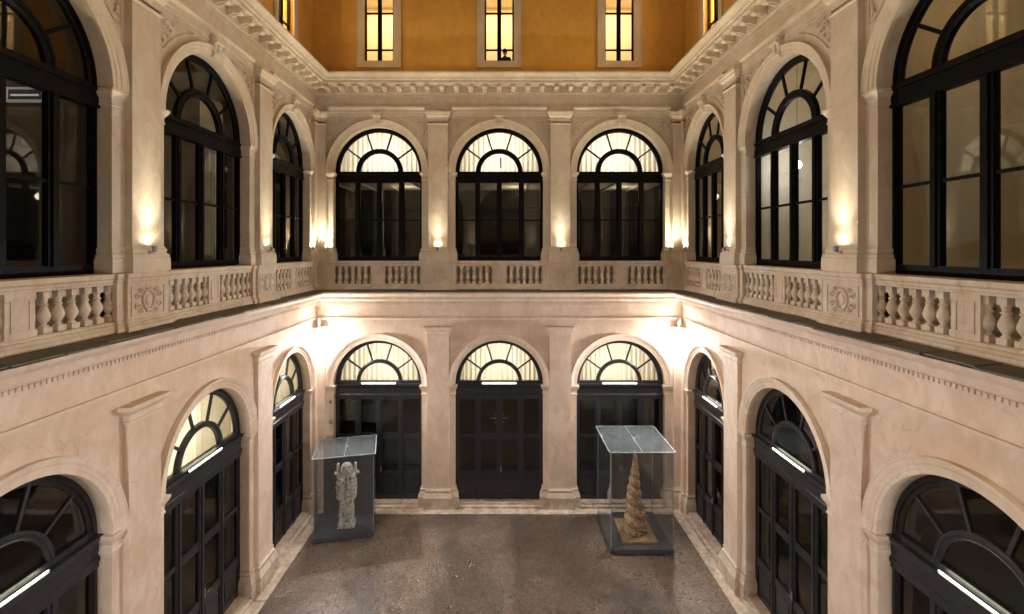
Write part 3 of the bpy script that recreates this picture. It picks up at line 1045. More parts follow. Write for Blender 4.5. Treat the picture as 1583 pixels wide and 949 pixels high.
# ------------------------------------------------------------------ balustrade
def balustrade(side):
    root = empty('balustrade', (side.loc[0], side.loc[1], Z_BAL0), side.rz)
    def part(mb, name, mat, parent=None, sm=30):
        o = mb.build(name, mat, parent or root, sm)
        if parent is None:
            o.location = (0, 0, -Z_BAL0)
        return o
    y0 = -.04
    path = [(side.u0, y0 - .05), (side.u0 + .36, y0 - .05), (side.u0 + .36, y0)]
    for p in side.piers:
        path += [(p - .60, y0), (p - .60, y0 - .05), (p - .46, y0 - .05), (p - .46, y0 - .11), (p + .46, y0 - .11), (p + .46, y0 - .05), (p + .60, y0 - .05), (p + .60, y0)]
    path += [(side.u1 - .36, y0), (side.u1 - .36, y0 - .05), (side.u1, y0 - .05)]
    mb = MB()
    mb.sweep(path, [(0.0, 8.26), (.012, 8.265), (.012, 8.29), (.028, 8.31), (.028, 8.345), (.05, 8.36), (.06, 8.375), (.06, 8.44), (.045, 8.448), (-.30, 8.449)], PREV, NEXT, caps=False)
    part(mb, 'top_rail', M['balus'])
    mb = MB()
    mb.sweep(path, [(.09, 7.44), (.09, 7.545), (.075, 7.555), (.06, 7.57), (.05, 7.60), (.025, 7.615), (.022, 7.64), (0.0, 7.662), (-.24, 7.664)], PREV, NEXT, caps=False)
    part(mb, 'plinth', M['balus'])
    # solid blocks
    mb = MB()
    for p in side.piers:
        q = MB()
        q.sweep([(p - .60, .25), (p - .60, y0 - .05), (p - .46, y0 - .05), (p - .46, y0 - .11), (p + .46, y0 - .11), (p + .46, y0 - .05), (p + .60, y0 - .05), (p + .60, .25)], [(0, 7.66), (0, 8.27)], caps=False)
        ped = part(q, 'pedestal', M['balus'], sm=0)
        put('medallion', MEDAL, ped, (p, y0 - .112, 7.96))
    for s_, uu, bay in ((1, side.u0, side.bays[0]), (-1, side.u1, side.bays[-1])):
        o_ = bay[0] - s_ * bay[1]
        e = uu + s_ * .36
        q = MB()
        pts = [(uu, y0 - .05), (e, y0 - .05), (e, y0), (o_, y0), (o_, .25)]
        if s_ < 0: pts = pts[::-1]
        q.sweep(pts, [(0, 7.66), (0, 8.27)], PREV if s_ > 0 else None, NEXT if s_ < 0 else None, caps=False)
        # sunk panel lines
        a, b = sorted((uu + s_ * .13, uu + s_ * .30))
        for x0, x1, z0, z1 in ((a, b, 8.16, 8.175), (a, b, 7.75, 7.765), (a, a + .012, 7.765, 8.16), (b - .012, b, 7.765, 8.16)):
            q.box(x0, x1, y0 - .06, y0 - .05, z0, z1)
        part(q, 'corner_block', M['balus'], sm=0)
    for c, rx in side.bays:
        q = MB()
        q.box(c - .20, c + .20, y0, .24, 7.655, 8.275)
        for x0, x1, z0, z1 in ((-.13, .13, 8.15, 8.165), (-.13, .13, 7.75, 7.765), (-.13, -.116, 7.765, 8.15), (.116, .13, 7.765, 8.15)):
            q.box(c + x0, c + x1, y0 - .012, y0, z0, z1)
        part(q, 'mid_panel', M['balus'], sm=0)
        span = rx - .20
        n = 6 if rx > 1.5 else 5
        yb = y0 + .105
        hidden = side.key in ('left', 'right') and abs(c) > 12
        if hidden:
            continue
        for s_ in (-1, 1):
            for j in range(n + 1):
                u = c + s_ * (.20 + span * j / n)
                o = put('baluster', BALUSTER, root, (u, yb, 7.66 - Z_BAL0), random.choice((0, PI / 2, PI, -PI / 2)))
    return root

# ------------------------------------------------------------------ attic
def attic(side, wins):
    root = empty('attic_wall', (side.loc[0], side.loc[1], 14.72), side.rz)
    yo = .16
    z0, z1 = 14.70, 19.2
    mb = MB()
    cur = side.u0 - yo
    W, S0, S1 = .51, 15.36, 18.30
    def P(x, z, y=yo): return (x, y, z - 14.72)
    for c in wins:
        mb.quad(P(cur, z0), P(c - W, z0), P(c - W, z1), P(cur, z1))
        mb.quad(P(c - W, z0), P(c + W, z0), P(c + W, S0), P(c - W, S0))
        mb.quad(P(c - W, S1), P(c + W, S1), P(c + W, z1), P(c - W, z1))
        d = yo + .32
        mb.quad(P(c - W, S0), P(c - W, S0, d), P(c - W, S1, d), P(c - W, S1))
        mb.quad(P(c + W, S0), P(c + W, S1), P(c + W, S1, d), P(c + W, S0, d))
        mb.quad(P(c - W, S0), P(c + W, S0), P(c + W, S0, d), P(c - W, S0, d))
        mb.quad(P(c - W, S1), P(c - W, S1, d), P(c + W, S1, d), P(c + W, S1))
        cur = c + W
    mb.quad(P(cur, z0), P(side.u1 + yo, z0), P(side.u1 + yo, z1), P(cur, z1))
    mb.build('wall', M['ochre'], root, 0)
    mb = MB()
    mb.sweep([(side.u0 - yo, yo), (side.u1 + yo, yo)], [(0, 4.3), (.15, 4.35), (.35, 4.45), (.40, 4.48), (.40, 4.56), (-.3, 4.6)], PREV, NEXT, caps=False)
    mb.build('eaves', M['surround'], root)
    for c in wins:
        # surround
        mb = MB()
        zs = S0 - 14.72; zt = S1 - 14.72
        y = yo - .045
        for x0, x1, a, b in ((-.765, -W, -.23, zt - zs + .25), (W, .765, -.23, zt - zs + .25), (-W, W, -.23, 0), (-W, W, zt - zs, zt - zs + .25)):
            mb.box(c + x0, c + x1, y, yo + .01, zs + a, zs + b)
        for x0, x1, a, b in ((-.765, -.735, -.23, zt - zs + .25), (.735, .765, -.23, zt - zs + .25), (-.735, .735, -.23, -.20)):
            mb.box(c + x0, c + x1, y - .02, y, zs + a, zs + b)
        mb.build('window_surround', M['surround'], root, 0)
        mb = MB()
        yy = yo + .10
        for x0, x1 in ((-.515, -.455), (-.07, .07), (.455, .515)):
            mb.box(c + x0, c + x1, yy, yy + .07, zs, zt)
        mb.box(c - .03, c + .03, yy - .02, yy, zs, zt)
        for a, b in ((zs - .005, zs + .07), (15.78 - 14.72, 15.825 - 14.72), (17.06 - 14.72, 17.105 - 14.72), (zt - .08, zt)):
            for x0, x1 in ((-.455, -.07), (.07, .455)):
                mb.box(c + x0, c + x1, yy + .003, yy + .067, a, b)
        w = mb.build('window', M['frame'], root, 0)
        for x0, x1 in ((-.455, -.07), (.07, .455)):
            for a, b in ((15.43, 15.78), (15.825, 17.06), (17.105, 18.22)):
                pm = ('ap', round(b - a, 3))
                if pm not in _mesh_cache:
                    q = MB(); q.box(-.195, .195, 0, .005, 0, b - a)
                    _mesh_cache[pm] = q.mesh('pane', M['glass'], 0)
                put('pane', _mesh_cache[pm], w, (c + (x0 + x1) / 2, yy + .03, a - 14.72))
    return root

# ------------------------------------------------------------------ rooms behind the openings
def room(side, c, hw, z0, z1, mat, depth=3.0, y0=.43, panel=False, slab=None):
    mb = MB()
    x0, x1 = c - hw, c + hw
    d = y0 + depth
    mb.quad((x0, d, z0), (x1, d, z0), (x1, d, z1), (x0, d, z1))
    mb.quad((x0, y0, z0), (x0, d, z0), (x0, d, z1), (x0, y0, z1))
    mb.quad((x1, y0, z0), (x1, y0, z1), (x1, d, z1), (x1, d, z0))
    mb.quad((x0, y0, z0), (x1, y0, z0), (x1, d, z0), (x0, d, z0))
    mb.quad((x0, y0, z1), (x0, d, z1), (x1, d, z1), (x1, y0, z1))
    if panel:
        # raised wall panels and a cornice on the room's far wall
        for a, b in ((x0 + .35, c - .25), (c + .25, x1 - .35)):
            for p in ((a, b, z0 + .5, z0 + .55), (a, b, z1 - 1.5, z1 - 1.45), (a, a + .05, z0 + .55, z1 - 1.5), (b - .05, b, z0 + .55, z1 - 1.5)):
                mb.box(p[0], p[1], d - .03, d - .001, p[2], p[3])
        mb.box(x0 + .001, x1 - .001, d - .12, d - .002, z1 - .9, z1 - .8)
        mb.box(x0 + .001, x1 - .001, d - .22, d - .002, z1 - .8, z1 - .72)
    o = mb.build('room_interior', mat, None, 0)
    o.location = side.loc
    o.rotation_euler = (0, 0, side.rz)
    o['kind'] = 'structure'
    return o

def curtain(side, c, rx, spr, label, power, col, pale=None):
    mb = MB()
    n, m_ = 220, 6
    vs, fs = [], []
    rnd = random.Random(int((c + 50) * 13 + spr * 7))
    ph = [rnd.uniform(0, 6.28) for _ in range(4)]
    for j in range(m_ + 1):
        z = spr - .10 + 1.75 * j / m_
        for i in range(n + 1):
            x = -1.7 + 3.4 * i / n
            y = .62 + .055 * math.sin(x * 38 + ph[0] + .8 * math.sin(x * 3 + ph[1])) + .018 * math.sin(x * 71 + ph[2] + z * .6) + .02 * math.sin(x * 5 + ph[3])
            vs.append((c + x * (rx / 1.52), y, z - (spr - .1)))
    for j in range(m_):
        for i in range(n):
            a = j * (n + 1) + i
            fs.append((a, a + 1, a + n + 2, a + n + 1))
    mb.add(vs, fs)
    ang = side.rz
    root = mb.build('curtain', M['curtain'], None, 60)
    root.location = (side.loc[0], side.loc[1], spr - .1)
    root.rotation_euler = (0, 0, ang)
    tag(root, label, 'curtain', 'lit curtains behind the fanlights')
    lamp('room_lamp', 'AREA', root, (c, 2.1, .85), power, col, (R(-90), 0, 0), shape='RECTANGLE', size=1.5, size_y=.9)
    # shelf that parts the lit upper space from the dark room below
    return root

# ------------------------------------------------------------------ lamps
def bay_words(side, i):
    n = len(side.bays)
    if side.key in ('back', 'front'):
        return ('left', 'middle', 'right')[i] + ' ' + side.key
    d = abs(side.bays[i][0])
    return {0: 'farthest', 1: 'second', 2: 'nearest', 3: 'hindmost'}[min(3, [abs(d - x[0]) < .1 for x in BD].index(True))] + ' ' + side.key

def uplight(side, u, y, label, k=1.0):
    c, s = math.cos(side.rz), math.sin(side.rz)
    wx = side.loc[0] + u * c - y * s
    wy = side.loc[1] + u * s + y * c
    root = empty('uplight', (wx, wy, 8.86), side.rz)
    tag(root, label, 'wall light', 'uplights at the feet of the pilasters')
    mb = MB()
    mb.lathe([(.018, -.06), (.034, -.055), (.04, -.03), (.042, .02), (.046, .045), (.04, .045), (.036, .03)], 14)
    mb.build('lamp_head', M['metal'], root)
    mb = MB(); mb.lathe([(.001, .034), (.035, .034)], 14)
    mb.build('lens', M['lens'], root, 0)
    mb = MB()
    mb.tube([(0, .0, -.05), (0, .03, -.065), (0, .105, -.065)], .009, 6)
    mb.box(-.025, .025, .095, .108, -.09, -.04)
    mb.build('bracket', M['metal'], root)
    # wide beam tilts outward to light the opposite walls; narrow core leans toward the wall
    lamp('uplight_beam', 'SPOT', root, (0, 0, .06), P_UP * k, C_UP, (R(180 + 30.0), 0, 0), spot_size=R(112), spot_blend=1.0, shadow_soft_size=.03)
    lamp('uplight_core', 'SPOT', root, (0, 0, .06), P_UP * .30 * k, C_UP, (R(180 - 3.0), 0, 0), spot_size=R(24), spot_blend=1.0, shadow_soft_size=.03)
    return root

def floodlight(x, y, sx, sy, label, glass='flood'):
    root = empty('floodlight', (x, y, 5.88))
    tag(root, label, 'floodlight', 'floodlights in the corners of the courtyard')
    mb = MB()
    mb.blob((0, 0, 0), (.185, .185, .185), 20, 12)  # lamp globe enlarged to stand in for the glare around it
    mb.build('lamp_glass', M[glass], root, 60)
    mb = MB()
    mb.lathe([(.03, .24), (.06, .22), (.075, .18), (.03, .185)], 14)
    mb.build('hood', M['metal'], root)
    mb = MB()
    mb.tube([(0, 0, .17), (0, 0, .34), (sx * .17, sy * .17, .36)], .022, 8)
    ax, ay = sx * .17, sy * .17
    mb.box(ax - .05, ax + .05, ay - .05, ay + .05, .24, .62)
    mb.build('bracket', M['edge'], root)
    d = Vector((-sx, -sy, -.42)).normalized()
    b = lamp('floodlight_beam', 'SPOT', root, d * .24, 340 if glass == 'flood' else 165, C_FLOOD, spot_size=R(146), spot_blend=1.0, shadow_soft_size=.10)
    b.rotation_euler = d.to_track_quat('-Z', 'Y').to_euler()
    return root

def tube_light(side, c, label, k=1.0):
    cs, sn = math.cos(side.rz), math.sin(side.rz)
    y = .155
    wx = side.loc[0] + c * cs - y * sn
    wy = side.loc[1] + c * sn + y * cs
    root = empty('tube_light', (wx, wy, 4.135), side.rz)
    tag(root, label, 'tube light', 'fluorescent tubes over the ground-floor doors')
    mb = MB()
    mb.box(-.62 * k, .62 * k, -.02, .03, .018, .036)
    mb.box(-.62 * k, -.59 * k, -.02, .02, .036, .08)
    mb.box(.59 * k, .62 * k, -.02, .02, .036, .08)
    mb.build('housing', M['door'], root, 0)
    mb = MB()
    mb.tube([(-.59 * k, 0, .06), (.59 * k, 0, .06)], .0085, 8)
    mb.build('tube', M['tube'], root, 60)
    return root

# ================================================================== BUILD: ground
mb = MB()
mb.quad((-9, -3, 0), (9, -3, 0), (9, 19, 0), (-9, 19, 0))
g = mb.build('cobbled_ground', M['cobble'], None, 0)
tag(g, kind='structure')
border = empty('stone_border', (0, 0, 0))
tag(border, kind='structure')
def slab_run(x0, y0, x1, y1, n):
    for i in range(n):
        a, b = i / n, (i + 1) / n
        h = .022 + random.uniform(-.003, .003)
        m2 = MB()
        g_ = .005
        if abs(x1 - x0) > abs(y1 - y0):
            xa, xb = x0 + (x1 - x0) * a + g_, x0 + (x1 - x0) * b - g_
            m2.box(xa, xb, y0, y0 + .47, -.02, h)
        else:
            ya, yb = y0 + (y1 - y0) * a + g_, y0 + (y1 - y0) * b - g_
            m2.box(x0, x0 + .47, ya, yb, -.02, h)
        m2.build('border_slab', M['kerb'], border, 0)
slab_run(-HW, YB - .475, HW, YB - .475, 10)
slab_run(-HW, YF, -HW, YB - .48, 12)
slab_run(HW - .47, YF, HW - .47, YB - .48, 12)

# ================================================================== BUILD: walls
SIDES = [back, left, right]
words = {'back': 'far', 'left': 'left', 'right': 'right'}
for s in SIDES:
    w = words[s.key]
    r = arcade(s)
    tag(r, 'ground-floor peach wall of arches and dark doors along the %s side' % w, 'arcade wall', 'ground-floor arcade walls round the court')
    r = upper(s)
    tag(r, 'cream upper storey with tall arched windows above the %s balustrade' % w, 'upper wall', 'upper storey walls round the court')
    r = balustrade(s)
    tag(r, 'carved stone balustrade standing on the %s ledge' % w, 'balustrade', 'stone balustrades on the ledge')
AW = {'back': [-4.17, 0.0, 4.17], 'left': [-14.2, -10.0, -5.9, -1.95], 'right': [1.95, 5.9, 10.0, 14.2]}
for s in SIDES:
    r = attic(s, AW[s.key])
    tag(r, 'ochre plaster attic wall with narrow lit windows over the %s cornice' % words[s.key], 'attic wall', 'ochre attic walls above the cornice')
# the side behind the lens, seen only in the window panes
r = arcade(front, True); tag(r, 'ground-floor arcade on the near side of the court, reflected in the glass', 'arcade wall')
r = upper(front, True); tag(r, 'near upper wall reflected in the far window panes', 'upper wall')
mb = MB()
mb.quad((-HW - .2, -.1, 14.7), (HW + .2, -.1, 14.7), (HW + .2, -.1, 19.2), (-HW - .2, -.1, 19.2))
o = mb.build('near_attic_wall', M['ochre'], None, 0); tag(o, kind='structure')

# ================================================================== BUILD: rooms, curtains
for i, (c, rx) in enumerate(back.bays):
    room(back, c, 2.0, SPR_U - .12, 13.9, M['room_pale'], 2.4)
    room(back, c, 2.0, 8.3, SPR_U - .16, M['room_dark'], 3.0, panel=True)
    mb = MB(); mb.box(c - 1.9, c + 1.9, .6, 3.3, SPR_U - .24, SPR_U - .18)
    for q_ in range(4):
        mb.box(c - 1.9 + q_ * .97, c - 1.85 + q_ * .97, .6, 3.3, SPR_U - .30, SPR_U - .24)
    o = mb.build('room_ceiling', M['room_pale'], None, 0); o.location = back.loc; o['kind'] = 'structure'
    room(back, c, 2.0, SPR_L - .12, 6.6, M['room_pale'], 2.4)
    room(back, c, 2.0, .12, SPR_L - .16, M['room_dark'], 2.5)
    w = ('left', 'middle', 'right')[i]
    curtain(back, c, rx, SPR_U, 'cream pleated curtain glowing behind the fanlight of the %s upper window in the far wall' % w, 14, (1.0, .94, .87))
    curtain(back, c, rx, SPR_L, 'cream pleated curtain glowing behind the fanlight over the %s far ground-floor door' % w, 12, (1.0, .95, .82))
for s in (left, right):
    for i, (c, rx) in enumerate(s.bays):
        if abs(c) > 12:
            continue
        hw_ = 1.9 if abs(c) > 3 else 1.75
        far = abs(c) < 7
        if s is right:
            room(s, c, hw_, 8.3, 13.9, M['room_pale'], 2.6, panel=True)
            o = lamp('room_lamp', 'POINT', None, (0, 0, 0), 1.9 if abs(c) > 3 else 1.6, (1.0, .80, .52), shadow_soft_size=.15)
            o.matrix_world = Matrix.Translation(Vector(s.loc)) @ Matrix.Rotation(s.rz, 4, 'Z') @ Matrix.Translation((c, 1.8, 13.2))
        else:
            room(s, c, hw_, 8.3, 13.9, M['room_dark'], 2.6, panel=True)
        if s is left and far:
            room(s, c, hw_, SPR_L - .12, 6.6, M['room_pale'], 2.0)
            room(s, c, hw_, .12, SPR_L - .16, M['room_dark'], 2.5)
            curtain(s, c, rx, SPR_L, 'pale curtain glowing behind the fanlight over the %s ground-floor door of the left wall' % ('farthest' if abs(c) < 3 else 'second'), 14, (1.0, .95, .80))
        else:
            room(s, c, hw_, .12, 6.6, M['room_dark'], 2.5)
# dim lamps in the dark rooms
for s, c in [(back, b[0]) for b in back.bays] + [(left, b[0]) for b in left.bays if abs(b[0]) < 12]:
    o = lamp('room_lamp', 'POINT', None, (0, 0, 0), 2.0 if s is back else .5, (1.0, .85, .62), shadow_soft_size=.15)
    o.matrix_world = Matrix.Translation(Vector(s.loc)) @ Matrix.Rotation(s.rz, 4, 'Z') @ Matrix.Translation((c + .6, 2.2, 10.9))
# drapes at the sides of the left upper windows
M['drape'] = mat_stone('beige_drape', (0.45, 0.40, 0.30), .4, .1, .9)
for c, w_ in ((-5.80, 'middle'),):
    root = empty('drapes', (left.loc[0], left.loc[1] + c, 8.32), left.rz)
    tag(root, 'pair of beige drapes hanging inside the %s upper window of the left wall' % w_, 'drapes')
    for a, b in ((-1.55, -.95), (.75, 1.55)):
        mb = MB(); vs = []; n = 60
        for i in range(n + 1):
            x = a + (b - a) * i / n
            y = .72 + .045 * math.sin(x * 44) + .02 * math.sin(x * 17)
            vs += [(x, y, 0), (x, y, 4.2)]
        mb.add(vs, [(2 * i, 2 * i + 2, 2 * i + 3, 2 * i + 1) for i in range(n)])
        mb.build('drape', M['drape'], root, 60)
# attic rooms
for s in SIDES:
    for c in AW[s.key]:
        room(s, c, 1.5, 14.2, 18.5, M['room_warm'], 2.2, y0=.50)
        o = lamp('room_lamp', 'AREA', None, (0, 0, 0), 22 if s is back else 110, (1.0, .79, .50), shape='RECTANGLE', size=2.2, size_y=1.4)
        o.matrix_world = Matrix.Translation(Vector(s.loc)) @ Matrix.Rotation(s.rz, 4, 'Z') @ Matrix.Translation((c, 1.5, 18.45))

# ================================================================== BUILD: lamps
pw_words = {'back': {-2.09: 'on the far wall between its left and middle windows', 2.09: 'on the far wall between its middle and right windows'}}
for p in back.piers:
    uplight(back, p, -.265, 'small uplight at the pilaster foot ' + pw_words['back'][p])
uplight(back, -HW + .46, -.10, 'small uplight in the far left corner, on the far wall', .5)
uplight(back, HW - .46, -.10, 'small uplight in the far right corner, on the far wall', .5)
for s in (left, right):
    sg = -1 if s is left else 1
    for d, t in ((3.68, 'small uplight on the second pilaster from the far end of the %s wall'), (7.92, 'small uplight on the big near pilaster of the %s wall')):
        uplight(s, sg * d, -.265, t % s.key)
    uplight(s, sg * 12.16, -.265, 'uplight behind the viewer on the %s wall' % s.key)
    uplight(s, sg * .46, -.10, 'small uplight in the far %s corner, on the %s wall' % (s.key, s.key), .5)
for p in front.piers:
    uplight(front, p, -.265, 'uplight on the near wall, mirrored in far panes, %s one' % ('right' if p < 0 else 'left'))

q = .34
floodlight(-HW + q, YF + q, -1, -1, 'floodlight in the near left corner behind the viewer', 'flood_near')
floodlight(HW - q, YF + q, 1, -1, 'floodlight in the near right corner behind the viewer', 'flood_near')
floodlight(-HW + q, YB - q, -1, 1, 'dazzling white floodlight in the far left corner under the ledge')
floodlight(HW - q, YB - q, 1, 1, 'dazzling white floodlight in the far right corner under the ledge')

for i, (c, rx) in enumerate(back.bays):
    tube_light(back, c, 'fluorescent tube over the %s door of the far wall' % ('left', 'middle', 'right')[i])
for s in (left, right):
    for i, (c, rx) in enumerate(s.bays):
        if abs(c) > 12: continue
        w = bay_words(s, i)
        tube_light(s, c, 'fluorescent tube over the %s door of the %s wall' % (w.split()[0], s.key), rx / 1.52)

# glowing globe lamp inside the second right upper window
gl = empty('globe_lamp', (HW + 1.0, YB - 4.75, 10.9))
tag(gl, 'white glowing globe lamp hanging inside the middle upper window of the right wall', 'lamp')
mb = MB(); mb.blob((0, 0, 0), (.10, .10, .10), 14, 9); mb.build('globe', M['globe'], gl, 60)
mb = MB(); mb.tube([(0, 0, .10), (0, 0, 2.95)], .008, 5); mb.build('cord', M['metal'], gl)

# framed emergency light inside the near left upper window
ex = empty('emergency_light', (-HW - .9, 7.30, 11.22), 0.0)
ex.scale = (1.15, 1, 1)
tag(ex, 'pale framed emergency light box inside the nearest upper left window', 'light box')
mb = MB()
for x0, x1, z0, z1 in ((-.26, .26, .08, .11), (-.26, .26, -.11, -.08), (-.26, -.23, -.08, .08), (.23, .26, -.08, .08)):
    mb.box(x0, x1, -.03, .03, z0, z1)
mb.build('frame', mat_emit('glowing_pale_frame', (0.5, 0.55, 0.58), 0.035), ex, 0)  # frame is given a faint glow of its own to show its outline
mb = MB(); mb.box(-.23, .23, -.01, .03, -.08, .08); mb.build('diffuser', M['darkmetal'], ex, 0)
mb = MB(); mb.tube([(-.18, -.02, -.01), (.18, -.02, -.01)], .014, 6); mb.build('tube', mat_emit('dim_tube', (.6, .65, .7), .08), ex, 60)

# red hanging strip in the middle upper fanlight
mb = MB()
mb.add([(-.03, 0, -.28), (.03, 0, -.28), (.025, 0, .05), (0, .0, .12), (-.028, 0, .03), (-.03, .02, -.28), (.03, .02, -.28), (.025, .02, .05), (0, .02, .12), (-.028, .02, .03)],
       [(0, 1, 2, 3, 4), (9, 8, 7, 6, 5), (0, 5, 6, 1), (1, 6, 7, 2), (2, 7, 8, 3), (3, 8, 9, 4), (4, 9, 5, 0)])
o = mb.build('red_ribbon', M['red'], None, 0); o.location = (.05, YB + .46, 12.0)
tag(o, 'slim red strip in front of the curtain in the middle upper fanlight', 'ribbon')

# eight-pointed star inside the middle door
mb = MB()
for k in range(8):
    a = PI * k / 4
    L_ = .36 if k % 2 == 0 else .27
    d = Vector((math.cos(a), 0, math.sin(a))); p = Vector((-d.z, 0, d.x))
    b_ = .045
    mb.add([d * L_, d * .03 + p * b_, d * .03 - p * b_, Vector((0, -.04, 0)), Vector((0, .04, 0))], [(0, 1, 3), (0, 3, 2), (0, 4, 1), (0, 2, 4)])
o = mb.build('hanging_star', M['star'], None, 0); o.location = (0, YB + .52, 2.86)
tag(o, 'dim eight-pointed star hanging behind the middle far door glass', 'star')

# CCTV camera and junction box beside the left far door
cc = empty('wall_camera', (-5.78, YB - .04, 3.62))
tag(cc, 'tiny round security camera on the jamb left of the far left door', 'camera')
mb = MB(); mb.box(-.05, .05, 0, .04, -.05, .05); mb.build('mount', M['edge'], cc, 0)
mb = MB(); mb.blob((0, -.01, 0), (.035, .035, .035), 10, 6); mb.build('lens', M['darkmetal'], cc, 60)
mb = MB(); mb.box(-.05, .05, -.03, .0, -.07, .07); mb.box(-.035, .035, -.036, -.03, -.05, .05); mb.tube([(0, -.012, .07), (0, -.012, .66)], .006, 5)
o = mb.build('junction_box', M['edge'], None, 0); o.location = (-5.78, YB, 2.92)
tag(o, 'small pale junction box below the security camera', 'box')

# ================================================================== BUILD: display cases
def display_case(cx, cy, rz, w, d, h, label, back_panel=None, over=.06):
    root = empty('display_case', (cx, cy, 0.0), rz)
    tag(root, label, 'display case', 'glass display cases on the cobbles')
    mb = MB()
    mb.box(-w / 2 - .01, w / 2 + .01, -d / 2 - .01, d / 2 + .01, .03, .15)
    mb.box(-w / 2 + .05, w / 2 - .05, -d / 2 + .05, d / 2 - .05, .0, .03)
    mb.build('base', M['darkmetal'], root, 0)
    t = .012
    for nm, b in (('f', (-w / 2 + .02, w / 2 - .02, -d / 2, -d / 2 + t)), ('b', (-w / 2 + .02, w / 2 - .02, d / 2 - t, d / 2)),
                  ('l', (-w / 2, -w / 2 + t, -d / 2 + .02, d / 2 - .02)), ('r', (w / 2 - t, w / 2, -d / 2 + .02, d / 2 - .02))):
        m2 = MB(); m2.box(b[0], b[1], b[2], b[3], .152, h)
        m2.build('glass_side', M['caseglass'], root, 0)
    for sx in (-1, 1):
        for sy in (-1, 1):
            m2 = MB(); m2.box(sx * (w / 2 - .018), sx * (w / 2 + .002), sy * d / 2 - .008, sy * d / 2 + .008, .152, h)
            m2.build('corner_edge', M['edge'], root, 0)
    lid = MB(); W2, D2 = w / 2 + over, d / 2 + over
    lid.box(-W2 + .03, W2 - .03, -D2 + .03, D2 - .03, h + .003, h + .018)
    lo = lid.build('lid', M['lidglass'], root, 0)
    m2 = MB()
    for x0, x1, y0_, y1_ in ((-W2, W2, -D2, -D2 + .03), (-W2, W2, D2 - .03, D2), (-W2, -W2 + .03, -D2 + .03, D2 - .03), (W2 - .03, W2, -D2 + .03, D2 - .03)):
        m2.box(x0, x1, y0_, y1_, h, h + .024)
    m2.build('rim', M['edge'], lo, 0)
    m2 = MB(); m2.box(-.008, .008, -D2 + .03, D2 - .03, h + .018, h + .026); m2.build('seam', M['edge'], lo, 0)
    m2 = MB(); m2.lathe([(.03, h + .018), (.03, h + .03), (.012, h + .045)], 12, .04, .0); m2.build('cap', M['edge'], lo)
    if back_panel:
        m2 = MB(); m2.box(-w / 2 + .10, w / 2 - .06, d / 2 - .06, d / 2 - .02, .152, h - .01)
        m2.build('back_panel', back_panel, root, 0)
    return root

display_case(-4.86, 15.14, R(13.5), 1.74, 1.42, 2.55, 'slightly turned glass case with a dark back, holding the pale carved stone', M['darkmetal'])
display_case(4.17, 14.75, 0.0, 1.82, 1.95, 2.96, 'taller clear glass case on the right, holding the brown spiral cone')

# spiral cone
def spiral_cone(cx, cy):
    root = empty('spiral_sculpture', (cx, cy, .152))
    tag(root, 'tall brown gilded spiral cone sculpture on a square slab inside the right glass case', 'sculpture')
    mb = MB()
    mb.box(-.50, .52, -.62, .62, 0, .07)
    mb.build('slab', mat_paint('rusty_slab', (0.30, 0.17, 0.08), .6, .4), root, 0)
    mb = MB()
    nz, na = 260, 56
    H = 2.40
    vs, fs = [], []
    bands = [0.0, .10, .26, .42, .56, .68, .79, .88, .94, 1.0]
    for j in range(nz + 1):
        t = j / nz
        base_r = .325 * (1 - t) ** .95 + .028
        for i in range(na):
            a = 2 * PI * i / na
            turn = 8.5 * (.8 * t + .2 * t * t) * 1.0
            ph = (turn * 2 * PI + a)
            groove = abs(math.sin(ph / 2)) ** .55
            nz_ = noise.noise(Vector((math.cos(a) * 3.2, math.sin(a) * 3.2, t * 17)))
            n2 = noise.noise(Vector((math.cos(a) * 8, math.sin(a) * 8, t * 44)))
            n3 = noise.noise(Vector((math.cos(a) * 18, math.sin(a) * 18, t * 95)))
            r = base_r * (.74 + .32 * groove) * (1 + .05 * nz_ + .07 * n2 + .04 * n3)
            wob = .02 * math.sin(t * 9)
            vs.append((r * math.cos(a) + wob, r * math.sin(a), .10 + t * H))
    for j in range(nz):
        for i in range(na):
            k = (i + 1) % na
            fs.append((j * na + i, j * na + k, (j + 1) * na + k, (j + 1) * na + i))
    fs.append(tuple(nz * na + i for i in range(na)))
    mb.add(vs, fs)
    mb.build('cone', M['bronze'], root, 60)
    mb = MB()
    rnd = random.Random(5)
    for k in range(26):
        a = 2 * PI * k / 26 + rnd.uniform(-.1, .1)
        r = .31 + rnd.uniform(-.03, .05)
        mb.blob((r * math.cos(a), r * math.sin(a), .10 + rnd.uniform(0, .09)), (rnd.uniform(.03, .07), rnd.uniform(.03, .07), rnd.uniform(.03, .07)), 8, 5)
    mb.build('foot_foliage', M['bronze'], root, 60)
spiral_cone(4.18, 14.62)

